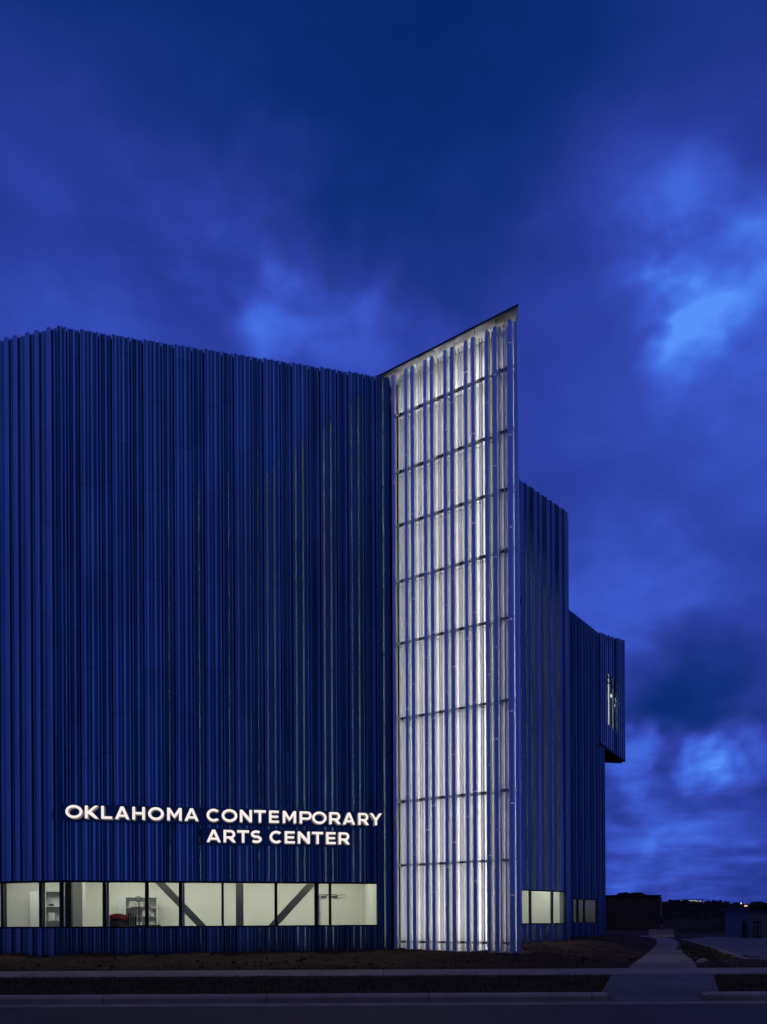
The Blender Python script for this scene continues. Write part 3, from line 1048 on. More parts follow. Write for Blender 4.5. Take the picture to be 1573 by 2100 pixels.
# side and rear closing walls
bk = MB()
r0, r1 = WD.pt(0.0, -0.36), WD.pt(WD.L, -0.05)
rb = at(1243, 1555, 54.2)
back_poly = [(r1.x, r1.y), (r1.x - 0.05, r1.y + 0.25), (rb.x, rb.y + 0.3), (rb.x, rb.y)]
bk.bar((r1.x, r1.y + 0.05, (zD0 + zDA) / 2), (r1.x + 0.3, r1.y + 1.5, (zD0 + zDA) / 2), 0.1, zDA - zD0 - 0.2)
bk.bar((r1.x + 0.3, r1.y + 1.55, (zD0 + zDA) / 2), (rb.x, rb.y + 1.8, (zD0 + zDA) / 2), 0.1, zDA - zD0 - 0.2)
bk.build('upper_room_wall', M_BACK, arts)
MB().box(sD0 - 0.2, sD1 + 0.9, 0.23, 0.49, zw0 - 0.75, zw0 - 0.65).build('room_floor', M_RFLOOR, cant, WD.M)
nf = 13
for i in range(nf):
    s_ = 0.02 + i * (WD.L - 0.12) / (nf - 1)
    w = 0.24
    top = zDA + (zDE - zDA) * s_ / WD.L
    if sD0 - 0.1 < s_ < sD1:
        if i % 2:
            continue
        w = 0.18
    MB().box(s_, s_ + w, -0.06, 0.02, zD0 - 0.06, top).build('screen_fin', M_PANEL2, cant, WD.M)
wl_ = MB().box(sD0 - 0.19, sD0 - 0.15, 0.30, 0.44, zw0, zw1).build('jamb_fill', E_WARM, cant, WD.M)  # unseen warm strip added beside the opening to brighten the room wall
area_lamp('jamb_fill_lamp', wl_, WD.M @ Matrix.Translation((sD0 - 0.14, 0.37, (zw0 + zw1) / 2)) @ Matrix.Rotation(math.radians(-90), 4, 'Y'), zw1 - zw0, 0.12, 8.0, (1.0, 0.90, 0.76))
MB().box(sD0 - 0.2, sD1 + 0.9, 0.23, 0.49, zw1 + 0.5, zw1 + 0.6).build('room_ceiling', M_ROOM, cant, WD.M)
MB().box(sD0 - 0.2, sD1 + 0.9, 0.50, 0.56, zw0 - 0.6, zw1 + 0.6).build('room_wall', M_ROOM, cant, WD.M)
MB().box(sD0, sD1, 0.16, 0.18, zw0, zw1).build('pane', M_GLASS, cant, WD.M)
zb = zw0 + (zw1 - zw0) * 0.83
MB().box(sD0, sD1, 0.10, 0.15, zb, zb + 0.09).build('transom', M_DARK, cant, WD.M)
for (u, v) in ((1253.5, 1427), (1262.5, 1447)):
    s_ = WD.s(u, v, -0.33)
    p = WD.pt(s_, -0.33)
    z = EYE + ray(u, v)[1] * p.y
    pl = MB().ball((p.x, p.y, z), 0.09, 1.6).build('pendant_lamp', E_PEND, cant)
    MB().tube((p.x, p.y, z + 0.12), (p.x, p.y, zw1 + 0.5), 0.008, 0.008, 5).build('lamp_cord', M_DARK, pl)
# soffit beams under the cantilever
for i in range(6):
    f0 = i / 5
    a = WD.pt(WD.L * (0.05 + 0.9 * f0), -0.05, zD0 - 0.03)
    b = Vector((rb.x + (r1.x - rb.x) * f0 * 0.96, rb.y + (r1.y - rb.y) * f0 * 0.96, zD0 - 0.03))
    MB().bar(a, b, 0.09, 0.12).build('soffit_beam', M_STEEL, cant)
MB().bar(WD.pt(0, 0.0, zD0 - 0.05), WD.pt(WD.L, 0.0, zD0 - 0.05), 0.2, 0.16).build('soffit_edge', M_STEEL, cant)
MB().bar(Vector((rb.x, rb.y, zD0 - 0.05)), WD.pt(WD.L, -0.1, zD0 - 0.05), 0.2, 0.16).build('soffit_edge', M_STEEL, cant)

# roof and rear walls closing the block
foot = [KL, K1, K2, Vector((1.8, 29.5)), S1, B1, B2, C0, C1, Vector((16.0, 56.0)), Vector((-17.0, 56.0))]
ins = []
for p in foot:
    ins.append((p.x * 0.985 - 0.05, p.y + 0.28))
MB().prism(ins, ZR - 0.4, ZR - 0.2).build('roof', M_BACK, arts)
bkw = MB()
bkw.box(-17.1, -16.9, 26.1, 56, 0, ZR - 0.41)
bkw.box(-17.0, 16.0, 56.0, 56.2, 0, ZR - 0.41)
bkw.box(15.3, 15.5, 51.0, 56.0, 0, EYE + 11.5)
bkw.build('rear_wall', M_BACK, arts)

# ------------------------------------------------------------------ lettering
sign = thing('building_sign', WMN.pt(5.5, 0.1, 4.0), 'lit white channel letters reading OKLAHOMA CONTEMPORARY ARTS CENTER on dark plates', 'sign')
KST = 0.088


def ell(cx, cy, rx, ry, a0, a1, n):
    return [(cx + rx * math.cos(math.radians(a0 + (a1 - a0) * i / n)), cy + ry * math.sin(math.radians(a0 + (a1 - a0) * i / n))) for i in range(n + 1)]


def glyph(ch, w, h, k=KST):
    if ch == 'O':
        return [ell(w / 2, h / 2, w / 2, h / 2 * 1.03, 0, 360, 40)[:-1], ell(w / 2, h / 2, w / 2 - k, h / 2 * 1.03 - k * 0.95, 360, 0, 36)[:-1]]
    if ch == 'C':
        cx = w * 0.535
        return [ell(cx, h / 2, cx, h / 2 * 1.03, 44, 316, 34) + ell(cx, h / 2, cx - k, h / 2 * 1.03 - k * 0.95, 312, 48, 30)]
    if ch == 'L':
        return [[(0, 0), (w, 0), (w, k * .92), (k, k * .92), (k, h), (0, h)]]
    if ch == 'H':
        y0, y1 = h / 2 - k * .45, h / 2 + k * .45
        return [[(0, 0), (k, 0), (k, y0), (w - k, y0), (w - k, 0), (w, 0), (w, h), (w - k, h), (w - k, y1), (k, y1), (k, h), (0, h)]]
    if ch == 'E':
        y0, y1 = h / 2 - k * .43, h / 2 + k * .43
        return [[(0, 0), (w, 0), (w, k * .88), (k, k * .88), (k, y0), (w * .93, y0), (w * .93, y1), (k, y1), (k, h - k * .88), (w * .98, h - k * .88), (w * .98, h), (0, h)]]
    if ch == 'T':
        return [[(w / 2 - k / 2, 0), (w / 2 + k / 2, 0), (w / 2 + k / 2, h - k * .92), (w, h - k * .92), (w, h), (0, h), (0, h - k * .92), (w / 2 - k / 2, h - k * .92)]]
    if ch == 'N':
        return [[(0, 0), (k, 0), (k, .62 * h), (w - .95 * k, 0), (w, 0), (w, h), (w - k, h), (w - k, .38 * h), (.95 * k, h), (0, h)]]
    if ch == 'M':
        return [[(0, 0), (k, 0), (k, .60 * h), (w / 2, .16 * h), (w - k, .60 * h), (w - k, 0), (w, 0), (w, h), (w - 1.05 * k, h), (w / 2, .46 * h), (1.05 * k, h), (0, h)]]
    if ch == 'Y':
        return [[(w / 2 - k / 2, 0), (w / 2 + k / 2, 0), (w / 2 + k / 2, .40 * h), (w, h), (w - 1.2 * k, h), (w / 2, .58 * h), (1.2 * k, h), (0, h), (w / 2 - k / 2, .40 * h)]]
    if ch == 'K':
        lo = lambda q: (k + q * (w - 1.05 * k), .30 * h + q * .70 * h)
        return [[(0, 0), (k, 0), (k, .30 * h), lo(.08), (w - 1.3 * k, 0), (w, 0), lo(.36), (w - .05 * k, h), (w - 1.4 * k, h), (k, .57 * h), (k, h), (0, h)]]
    if ch == 'A':
        a = w / 2 - .55 * k
        e = 1.1 * k
        y1, y2 = .19 * h, .19 * h + .82 * k
        ap = h * (w / 2 - e) / a
        return [[(0, 0), (e, 0), (e + a * y1 / h, y1), (w - e - a * y1 / h, y1), (w - e, 0), (w, 0), (w - a, h), (a, h)],
                [(e + a * y2 / h, y2), (w / 2, ap), (w - e - a * y2 / h, y2)]]
    if ch in 'PR':
        wb = w if ch == 'P' else w * .95
        r = .345 * h
        rx = min(r, wb - k * 1.3)
        cx, cy = wb - rx, h - r
        ri, rix = r - .86 * k, rx - k
        hole = [(k, cy - ri)] + [(k, cy + ri)] + ell(cx, cy, rix, ri, 90, -90, 16)
        if ch == 'P':
            out = [(0, 0), (k, 0), (k, h - 2 * r)] + ell(cx, cy, rx, r, -90, 90, 20) + [(0, h)]
        else:
            out = [(0, 0), (k, 0), (k, h - 2 * r), (w * .42, h - 2 * r), (w - 1.2 * k, 0), (w, 0)] + ell(cx, cy, rx, r, -62, 90, 18) + [(0, h)]
        return [out, hole]
    if ch == 'S':
        ry, rx = (h * 1.03 - k * .95) / 4, (w - k) / 2
        c = ell(w / 2, h * 1.015 - k * .475 - ry, rx * .94, ry, 38, 255, 18) + ell(w / 2, -.015 * h + k * .475 + ry, rx, ry, 75, -145, 18)
        L, R = [], []
        for i, p in enumerate(c):
            q0, q1 = Vector(c[max(0, i - 1)]), Vector(c[min(len(c) - 1, i + 1)])
            d_ = (q1 - q0).normalized()
            nn = Vector((-d_.y, d_.x)) * k * .48
            L.append((p[0] + nn.x, p[1] + nn.y))
            R.append((p[0] - nn.x, p[1] - nn.y))
        return [L + R[::-1]]


LD = 0.275            # front plane of the letters
def letter(ch, u0, u1, zb, h=0.42):
    vmid = 1668 if zb > EYE + 3 else 1718
    s0, s1 = WMN.s(u0, vmid, LD), WMN.s(u1, vmid, LD)
    key = (ch, round(s1 - s0, 2))
    if key not in MESHES:
        cu = bpy.data.curves.new('letter_outline', 'CURVE')
        cu.dimensions = '2D'
        cu.fill_mode = 'BOTH'
        cu.extrude = 0.065
        for loop in glyph(ch, key[1], h):
            sp = cu.splines.new('POLY')
            sp.points.add(len(loop) - 1)
            for p, q in zip(sp.points, loop):
                p.co = (q[0], q[1], 0, 1)
            sp.use_cyclic_u = True
        ob = bpy.data.objects.new('tmp_outline', cu)
        COL.objects.link(ob)
        bpy.context.view_layer.update()
        dg = bpy.context.evaluated_depsgraph_get()
        me = bpy.data.meshes.new_from_object(ob.evaluated_get(dg))
        bpy.data.objects.remove(ob)
        bpy.data.curves.remove(cu)
        me.name = 'letter'
        me.materials.clear()
        me.materials.append(E_SIGN)
        me.materials.append(M_DARK)
        me.materials.append(E_HALO)
        for p in me.polygons:
            p.material_index = 0 if p.normal.z > 0.5 else (2 if p.normal.z < -0.5 else 1)
        MESHES[key] = me
    M = WMN.M @ Matrix.Translation((s0, -(LD - 0.065), zb)) @ Matrix.Rotation(math.pi / 2, 4, 'X')
    link('letter', MESHES[key], sign, M)


z1_, z2_ = EYE + 3.41, EYE + 2.71
row1 = [('O', 134, 169.3), ('K', 174, 201.7), ('L', 207.5, 230), ('A', 235.7, 265.3), ('H', 271.3, 297.3), ('O', 303.7, 336), ('M', 342.7, 372.5), ('A', 378.3, 407.5),
        ('C', 423.6, 451), ('O', 454.6, 486.4), ('N', 491.8, 517), ('T', 521, 545), ('E', 551.8, 572.4), ('M', 580, 607.6), ('P', 614.6, 639.4), ('O', 640, 669.6), ('R', 675.3, 699), ('A', 703, 728.6), ('R', 734.8, 756.6), ('Y', 758.4, 783.6)]
row2 = [('A', 423.6, 452.6), ('R', 458.4, 483.6), ('T', 486.4, 511), ('S', 514, 537), ('C', 553, 578.6), ('E', 584, 604.6), ('N', 610.8, 635.6), ('T', 640, 663), ('E', 669, 689), ('R', 694.4, 717.5)]
for ch, a, b in row1:
    letter(ch, a, b, z1_)
for ch, a, b in row2:
    letter(ch, a, b, z2_)
for (ua, ub, zb) in ((128.5, 787, z1_), (417.5, 721, z2_)):
    s0, s1 = WMN.s(ua, 1690, 0.09), WMN.s(ub, 1690, 0.09)
    MB().box(s0, s1, -0.092, -0.078, zb - 0.07, zb + 0.49).build('backing_plate', M_PLATE, sign, WMN.M)

# ------------------------------------------------------------------ furniture seen through the window
def bookcase(u0, u1, vt, off, label, shelves, closed=0.0):
    s0, s1 = WMN.s(u0, 1850, off), WMN.s(u1, 1850, off)
    c = WMN.pt((s0 + s1) / 2, off)
    zt = EYE + ray((u0 + u1) / 2, vt)[1] * c.y
    o = thing('bookcase', (c.x, c.y, ZB), label, 'bookcase', 'white bookcases behind the ribbon window')
    dp = 0.36
    for x in (s0, s1 - 0.03):
        MB().box(x, x + 0.03, -off, -off + dp, ZB, zt).build('side_panel', M_SHELF, o, WMN.M)
    MB().box(s0 + 0.03, s1 - 0.03, -off + dp - 0.02, -off + dp, ZB, zt - 0.03).build('back_panel', M_ROOM2, o, WMN.M)
    MB().box(s0 + 0.03, s1 - 0.03, -off, -off + dp, zt - 0.03, zt).build('top_panel', M_SHELF, o, WMN.M)
    for z in shelves:
        MB().box(s0 + 0.03, s1 - 0.03, -off + 0.01, -off + dp - 0.025, z, z + 0.03).build('shelf', M_SHELF, o, WMN.M)
    if closed:
        x = s0 + (s1 - s0) * closed
        MB().box(s0 + 0.035, x, -off - 0.018, -off + 0.0, ZB + 0.05, zt - 0.035).build('door', M_SHELF, o, WMN.M)
    return o, s0, s1


bk1, q0, q1 = bookcase(61, 125, 1827, -3.9, 'white bookcase with one closed door at the corner of the lit room', [1.0, 1.58, 2.12], closed=0.52)
s_ = q0 + (q1 - q0) * 0.72
p = WMN.pt(s_, -3.72, 2.15)
hat = MB().ball((p.x, p.y, p.z + 0.03), 0.10, 0.45, seg=10).build('bowl', M_BLACK, None, None, True)
tag(hat, 'small dark bowl on the upper shelf of the corner bookcase', 'bowl')
p = WMN.pt(s_ + 0.02, -3.72, 1.61)
jar = MB().tube((p.x, p.y, p.z), (p.x, p.y, p.z + 0.28), 0.10, 0.12, 10).build('storage_bin', M_SHELF)
tag(jar, 'pale storage bin on the middle shelf of the corner bookcase', 'bin')
bk2, q0, q1 = bookcase(240, 322, 1839, -3.9, 'wide white bookcase of open shelves behind the red armchair', [0.95, 1.32, 1.72, 2.06], closed=0.22)
for i, (fx, z, w, h) in enumerate(((0.42, 2.09, 0.26, 0.2), (0.56, 2.09, 0.3, 0.16), (0.75, 1.75, 0.3, 0.17), (0.88, 1.35, 0.22, 0.15), (0.55, 1.35, 0.25, 0.14), (0.86, 1.75, 0.18, 0.1))):
    s_ = q0 + (q1 - q0) * fx
    o = MB().box(s_ - w / 2, s_ + w / 2, 3.62, 3.84, z, z + h).box(s_ - w / 2 - 0.012, s_ + w / 2 + 0.012, 3.608, 3.852, z + h, z + h + 0.03).build('storage_box', M_ROOM2, None, WMN.M)
    tag(o, ['lidded grey box at left on the top open shelf of the wide bookcase', 'lidded grey box second from left on the top shelf of the wide bookcase', 'lidded grey box on the middle shelf of the wide bookcase, nearer the door',
            'lidded grey box on the lower shelf of the wide bookcase at its far end', 'lidded grey box on the lower shelf behind the black stand', 'flat grey box at the far end of the middle shelf of the wide bookcase'][i], 'storage box', 'grey boxes in the wide bookcase')


def curved_chair(u, off, label, shell, rim, r, h, seat_h=0.45):
    s_ = WMN.s(u, 1880, off)
    c = WMN.pt(s_, off)
    o = thing('armchair', (c.x, c.y, ZB), label, 'armchair')
    M = Matrix.Translation((c.x, c.y, ZB)) @ Matrix.Rotation(math.radians(200), 4, 'Z')
    sh, rm = MB(), MB()
    n = 14
    ring = []
    for i in range(n + 1):
        th = math.radians(-20 + 220 * i / n)
        hh = h * (0.72 + 0.28 * math.sin(math.pi * i / n))
        ring.append((th, hh))
    for i in range(n):
        v = []
        for (th, hh) in (ring[i], ring[i + 1]):
            for rr, z in ((r, seat_h - 0.1), (r, hh), (r - 0.09, hh), (r - 0.09, seat_h - 0.1)):
                v.append((rr * math.cos(th), rr * math.sin(th), z))
        sh.add(v, [(0, 4, 5, 1), (1, 5, 6, 2), (2, 6, 7, 3), (3, 7, 4, 0)] + ([(0, 1, 2, 3)] if i == 0 else []) + ([(7, 6, 5, 4)] if i == n - 1 else []))
        a = (ring[i][0], ring[i][1] + 0.02)
        b = (ring[i + 1][0], ring[i + 1][1] + 0.02)
        rm.bar(((r - .045) * math.cos(a[0]), (r - .045) * math.sin(a[0]), a[1] - 0.03), ((r - .045) * math.cos(b[0]), (r - .045) * math.sin(b[0]), b[1] - 0.03), 0.13, 0.16)
    sh.build('backrest', shell, o, M)
    rm.build('rim', rim, o, M)
    MB().tube((0, 0, seat_h - 0.12), (0, 0, seat_h), r - 0.1, r - 0.1, 14).build('seat', rim, o, M)
    for k_ in range(4):
        a = math.pi / 4 + k_ * math.pi / 2
        MB().tube((0.6 * r * math.cos(a), 0.6 * r * math.sin(a), 0), (0.5 * r * math.cos(a), 0.5 * r * math.sin(a), seat_h - 0.12), 0.018, 0.022, 6).build('leg', M_BLACK, o, M)
    return o


curved_chair(241, -1.3, 'rounded dark armchair with a red rim behind the ribbon window', M_GREEN, M_RED, 0.36, 1.30, 0.6)
# black slatted high-back chair
s_ = WMN.s(268.5, 1880, -1.15)
c = WMN.pt(s_, -1.15)
hc = thing('chair', (c.x, c.y, ZB), 'black slatted high-backed chair beside the red-rimmed armchair', 'chair')
for i in range(5):
    x = s_ - 0.15 + i * 0.075
    MB().box(x - 0.028, x + 0.028, 1.13 + 0.01 * abs(i - 2), 1.16 + 0.01 * abs(i - 2), ZB + 0.5, ZB + 1.40 - 0.05 * abs(i - 1.6)).build('slat', M_BLACK, hc, WMN.M)
MB().box(s_ - 0.2, s_ + 0.2, 1.17, 1.6, ZB + 0.44, ZB + 0.5).build('seat', M_BLACK, hc, WMN.M)
for dx in (-0.18, 0.18):
    for y in (1.2, 1.57):
        MB().tube((s_ + dx, y, ZB), (s_ + dx, y, ZB + 0.44), 0.02, 0.02, 6).build('leg', M_BLACK, hc, WMN.M)
# black pole stand with clamp arms
s_ = WMN.s(285.3, 1870, -1.6)
c = WMN.pt(s_, -1.6)
stn = thing('pole_stand', (c.x, c.y, ZB), 'thin black pole stand with clamp arms in front of the wide bookcase', 'stand')
zz = lambda v: EYE + ray(285, v)[1] * c.y
MB().tube((s_, 1.6, ZB + 0.05), (s_, 1.6, zz(1847)), 0.022, 0.018, 8).build('pole', M_BLACK, stn, WMN.M)
for v, x0, x1 in ((1847, -0.26, 0.30), (1860, -0.30, 0.42)):
    MB().tube((s_ + x0, 1.6, zz(v)), (s_ + x1, 1.6, zz(v) - 0.02), 0.015, 0.015, 6).build('arm', M_BLACK, stn, WMN.M)
hoop = MB()
for k_ in range(10):
    a0, a1 = math.pi * 1.7 * k_ / 10 - 0.4, math.pi * 1.7 * (k_ + 1) / 10 - 0.4
    hoop.tube((s_ - 0.02 + 0.09 * math.cos(a0), 1.6, zz(1844) + 0.10 * math.sin(a0)), (s_ - 0.02 + 0.09 * math.cos(a1), 1.6, zz(1844) + 0.10 * math.sin(a1)), 0.012, 0.012, 6)
hoop.build('clamp_ring', M_BLACK, stn, WMN.M)
for a in (0.3, 2.4, 4.5):
    MB().tube((s_, 1.6, ZB + 0.08), (s_ + 0.35 * math.cos(a), 1.6 + 0.35 * math.sin(a), ZB), 0.018, 0.015, 6).build('foot', M_BLACK, stn, WMN.M)
# low worktable
s_ = WMN.s(303, 1890, -1.5)
c = WMN.pt(s_, -1.5)
tb = thing('work_table', (c.x, c.y, ZB), 'dark worktable just above the window sill beside the pole stand', 'table')
MB().box(s_ - 0.42, s_ + 0.42, 1.35, 1.95, ZB + 0.93, ZB + 0.97).build('tabletop', M_BLACK, tb, WMN.M)
for dx in (-0.38, 0.38):
    for y in (1.4, 1.9):
        MB().tube((s_ + dx, y, ZB), (s_ + dx, y, ZB + 0.93), 0.02, 0.02, 6).build('leg', M_BLACK, tb, WMN.M)

# ------------------------------------------------------------------ ground
def smooth(a, b, x):
    t_ = max(0.0, min(1.0, (x - a) / (b - a)))
    return t_ * t_ * (3 - 2 * t_)


PROF = [(13.6, 0.135), (17.6, 0.17), (19.4, 0.20), (21.5, 0.20), (27.0, 0.05), (36.0, 0.0), (500, 0.0)]


def base_y(y):
    for (a, za), (b, zb) in zip(PROF, PROF[1:]):
        if y <= b:
            return za + (zb - za) * max(0, (y - a)) / (b - a)
    return 0.0


FLINE = [KL, K1, K2, L1, S1, B1, B2, C0, C1, Vector((16.5, 53))]


def dist_building(x, y):
    p = Vector((x, y))
    best = 1e9
    for a, b in zip(FLINE, FLINE[1:]):
        ab = b - a
        t_ = max(0, min(1, (p - a).dot(ab) / ab.dot(ab)))
        best = min(best, (p - a - ab * t_).length)
    return best


# footpath centre line: (d, u left, u right)
PATH = [(19.3, 1288, 1430), (23.0, 1302, 1423), (27.0, 1313, 1414), (31.0, 1325, 1405), (35.5, 1334, 1399), (40, 1342, 1394), (43.8, 1346, 1392), (48, 1347, 1391), (52, 1345, 1388), (56, 1337, 1381), (60, 1325, 1371), (64, 1312, 1362), (69, 1297, 1352)]
PATH3 = []
for d, ul, ur in PATH:
    v = 1886.6 + (EYE - base_y(d)) * F / d
    PATH3.append((d, ray(ul, v)[0] * d, ray(ur, v)[0] * d))


def path_span(y):
    for (a, l0, r0_), (b, l1, r1_) in zip(PATH3, PATH3[1:]):
        if a <= y <= b:
            f_ = (y - a) / (b - a)
            return l0 + (l1 - l0) * f_, r0_ + (r1_ - r0_) * f_
    return None


XR0, XR1 = ray(1247, 2045)[0] * 13.45, ray(1461, 2045)[0] * 13.45      # dropped kerb


def ramp_l(y):
    return 3.95 + (5.50 - 3.95) * max(0, y - 13.6) / 4.0


def ramp_r(y):
    return 6.28 + (7.92 - 6.28) * max(0, y - 13.6) / 4.0


def paved(x, y, grow=0.0):
    if y < 13.75 + grow:
        return True
    if 17.6 - grow < y < 19.4 + grow:
        return True
    if 13.4 < y < 19.5:
        if ramp_l(y) - grow < x < ramp_r(y) + grow:
            return True
    sp = path_span(y)
    return bool(sp and sp[0] - grow < x < sp[1] + grow)


def ground_z(x, y, wob=True):
    b = base_y(y)
    dB = dist_building(x, y)
    m = smooth(5.0, 0.6, dB)
    z = b + (0.44 - b) * m if y > 19.4 else b
    if y < 17.7 and ramp_l(y) - 0.3 < x < ramp_r(y) + 0.3 and not (ramp_l(y) - 0.02 > x or x > ramp_r(y) + 0.02):
        return -0.15
    if paved(x, y, 0.05):
        return b - 0.05
    pv = 0.35 if paved(x, y, 0.45) else 1.0
    if wob:
        amp = (0.15 if y > 19.4 else 0.03) * pv
        z += amp * (mnoise.noise(Vector((x * 0.7, y * 0.7, 1.3))) * 0.7 + mnoise.noise(Vector((x * 2.3, y * 2.3, 4.1))) * 0.45 + mnoise.noise(Vector((x * 6, y * 6, 8.0))) * 0.2)
        # spoil heap left beside wing B
        q = ((x - 9.6) / 2.6) ** 2 + ((y - 31.5) / 3.0) ** 2
        z += 0.16 * math.exp(-q)
    return z


mb = MB()
xs = [-22 + 0.22 * i for i in range(int(52 / 0.22) + 1)]
ys = []
y = 13.62
while y < 75:
    ys.append(y)
    y += 0.11 if y < 20.5 else (0.16 if y < 30 else 0.4)
vv = [(x, y, ground_z(x, y) if 0 < i < len(xs) - 1 and j < len(ys) - 1 else -0.4) for j, y in enumerate(ys) for i, x in enumerate(xs)]
nx = len(xs)
ff = [(j * nx + i, j * nx + i + 1, (j + 1) * nx + i + 1, (j + 1) * nx + i) for j in range(len(ys) - 1) for i in range(nx - 1)]
mb.add(vv, ff)
g = mb.build('ground', M_SOIL, None, None, True)
tag(g, kind='structure')
far = MB().add([(-2500, -400, -0.12), (2500, -400, -0.12), (2500, 3500, -0.12), (-2500, 3500, -0.12)], [(0, 1, 2, 3)]).build('terrain', M_SOIL)
tag(far, kind='structure')
rd = MB().box(-200, 200, -60, 12.95, -0.1, 0.0).build('road', M_ASPH)
tag(rd, kind='structure')
# gutter slabs
gut = MB().box(-60, 60, 12.95, 13.45, -0.1, -0.02).build('gutter', M_CONC)
tag(gut, kind='structure')
x = -30.0
while x < 30:
    MB().box(x + 0.006, x + 2.994, 12.955, 13.44, -0.02, 0.008).build('gutter_slab', M_CONC, gut)
    x += 3.0


def kerb_piece(x0, x1, parent):
    prof = [(13.45, -0.1), (13.45, 0.10), (13.475, 0.138), (13.52, 0.15), (13.72, 0.152), (13.72, -0.1)]
    v = [(x0, a, z) for a, z in prof] + [(x1, a, z) for a, z in prof]
    n = len(prof)
    f = [tuple(range(n)), tuple(range(n, 2 * n))[::-1]] + [(i, n + i, n + (i + 1) % n, (i + 1) % n) for i in range(n)]
    return MB().add(v, f).build('kerb_stone', M_KERB, parent)


kl = MB().box(-60, XR0 - 0.02, 13.5, 13.7, -0.12, -0.02).build('kerb', M_KERB)
kr = MB().box(XR1 + 0.02, 60, 13.5, 13.7, -0.12, -0.02).build('kerb', M_KERB)
tag(kl, kind='structure')
tag(kr, kind='structure')
x = XR0
first_k = True
while x > -24:
    w = 0.30 if first_k else 3.0
    kerb_piece(x - w + 0.016, x, kl)
    x -= w
    first_k = False
x = XR1
while x < 24:
    kerb_piece(x, x + 2.984, kr)
    x += 3.0
# rounded kerb ends beside the ramp
for xx, sgn, par in ((XR0, 1, kl), (XR1, -1, kr)):
    pr = [(xx, 13.45), (xx + sgn * 0.06, 13.47), (xx + sgn * 0.10, 13.52), (xx + sgn * 0.11, 13.72), (xx, 13.72)]
    zt_ = [0.14, 0.12, 0.10, 0.11, 0.15]
    MB().prism(pr if sgn > 0 else pr[::-1], -0.1, zt_ if sgn > 0 else zt_[::-1]).build('kerb_end', M_KERB, par)

# cross pavement: slabs with joints
pav = MB().box(-40, 40, 17.7, 19.3, -0.1, 0.10).build('pavement', M_CONC)
tag(pav, kind='structure')
x = -24.0
while x < 24:
    x0, x1 = x + 0.008, x + 1.5 - 0.008
    MB().prism([(x0, 17.6), (x1, 17.6), (x1, 19.4), (x0, 19.4)], 0.1, [0.195, 0.195, 0.225, 0.225]).build('pavement_slab', M_CONC, pav)
    x += 1.5
# ramp and footpath slabs
ramp_o = MB().box(XR0 + 0.4, XR1 - 0.4, 13.5, 17.5, -0.15, -0.05).build('ramp', M_CONC)
tag(ramp_o, kind='structure')
rows = [13.46, 14.1, 15.6, 17.59]
for i in range(3):
    y0, y1 = rows[i] + 0.006, rows[i + 1] - 0.006
    l0, l1, r0_, r1_ = ramp_l(y0), ramp_l(y1), ramp_r(y0), ramp_r(y1)
    za, zb = 0.015 + 0.19 * (y0 - 13.46) / 4.1, 0.015 + 0.19 * (y1 - 13.46) / 4.1
    MB().prism([(l0, y0), (r0_, y0), (r1_, y1), (l1, y1)], -0.1, [za, za, zb, zb]).build('ramp_slab', M_DRIVE, ramp_o)
pth = MB().box(9.0, 10.0, 30, 33, -0.4, -0.3).build('path', M_CONC)
tag(pth, kind='structure')
yy = 19.42
while yy < 68.5:
    stp = 1.6
    y0, y1 = yy, min(yy + stp, 68.9)
    a, b = path_span(y0 + 0.01), path_span(y1 - 0.01)
    if a and b:
        MB().prism([(a[0], y0 + 0.008), (a[1], y0 + 0.008), (b[1], y1 - 0.008), (b[0], y1 - 0.008)], -0.2,
                   [base_y(y0) + 0.025, base_y(y0) + 0.025, base_y(y1) + 0.025, base_y(y1) + 0.025]).build('path_slab', M_CONC, pth)
    yy += stp

# driveway and car park to the right of the path
def gpt(u, v, z=0.0):
    hz = V0 - ROLL * (u - U0)
    d = (EYE - z) * F / (v - hz)
    return (ray(u, v)[0] * d, d)


dv = [gpt(1400, 1929, 0.05), gpt(1470, 1950, 0.05), gpt(1525, 1970, 0.05), gpt(1640, 2004, 0.05), gpt(1760, 1990, 0.05), gpt(1700, 1925, 0.05), gpt(1450, 1922, 0.05)]
drive = MB().prism(dv, -0.3, 0.09).build('driveway', M_DRIVE)
tag(drive, kind='structure')
kd = MB()
kerb_line = [gpt(1400, 1929, 0.05), gpt(1470, 1951, 0.05), gpt(1525, 1971, 0.05), gpt(1640, 2005, 0.05)]
for a, b in zip(kerb_line, kerb_line[1:]):
    kd.bar((a[0], a[1], 0.08), (b[0], b[1], 0.08), 0.16, 0.2)
tag(kd.build('driveway_kerb', M_KERB), kind='structure')

# clods, grass, planting
cl = MB()
for i in range(2600):
    y = random.uniform(19.7, 33) if random.random() < 0.8 else random.uniform(33, 50)
    x = random.uniform(-14, 13)
    if paved(x, y, 0.1) or (y > 24.0 and x < 4.4):
        continue
    r = random.choice((0.02, 0.025, 0.03, 0.04, 0.06)) * random.uniform(0.6, 1.2)
    cl.ball((x, y, ground_z(x, y) + r * 0.2), r, 0.7, seg=5, rings=3, jit=0.7)
tag(cl.build('soil_clods', M_CLOD), 'loose clods of earth strewn over the bare soil by the building', 'soil', kind='stuff')


def blades(n, region, h, name, mat, label, cat):
    b = MB()
    k_ = 0
    while k_ < n:
        x, y = region()
        if paved(x, y, 0.03):
            k_ += 0.2
            continue
        k_ += 1
        z = ground_z(x, y) - 0.01
        a = random.uniform(0, 6.28)
        hh = h * random.uniform(0.5, 1.3)
        lx, ly = random.gauss(0, 0.5) * hh, random.gauss(0, 0.5) * hh
        w = 0.007
        b.add([(x - w * math.cos(a), y - w * math.sin(a), z), (x + w * math.cos(a), y + w * math.sin(a), z), (x + lx, y + ly, z + hh)], [(0, 1, 2)])
    tag(b.build(name, mat), label, cat, kind='stuff')


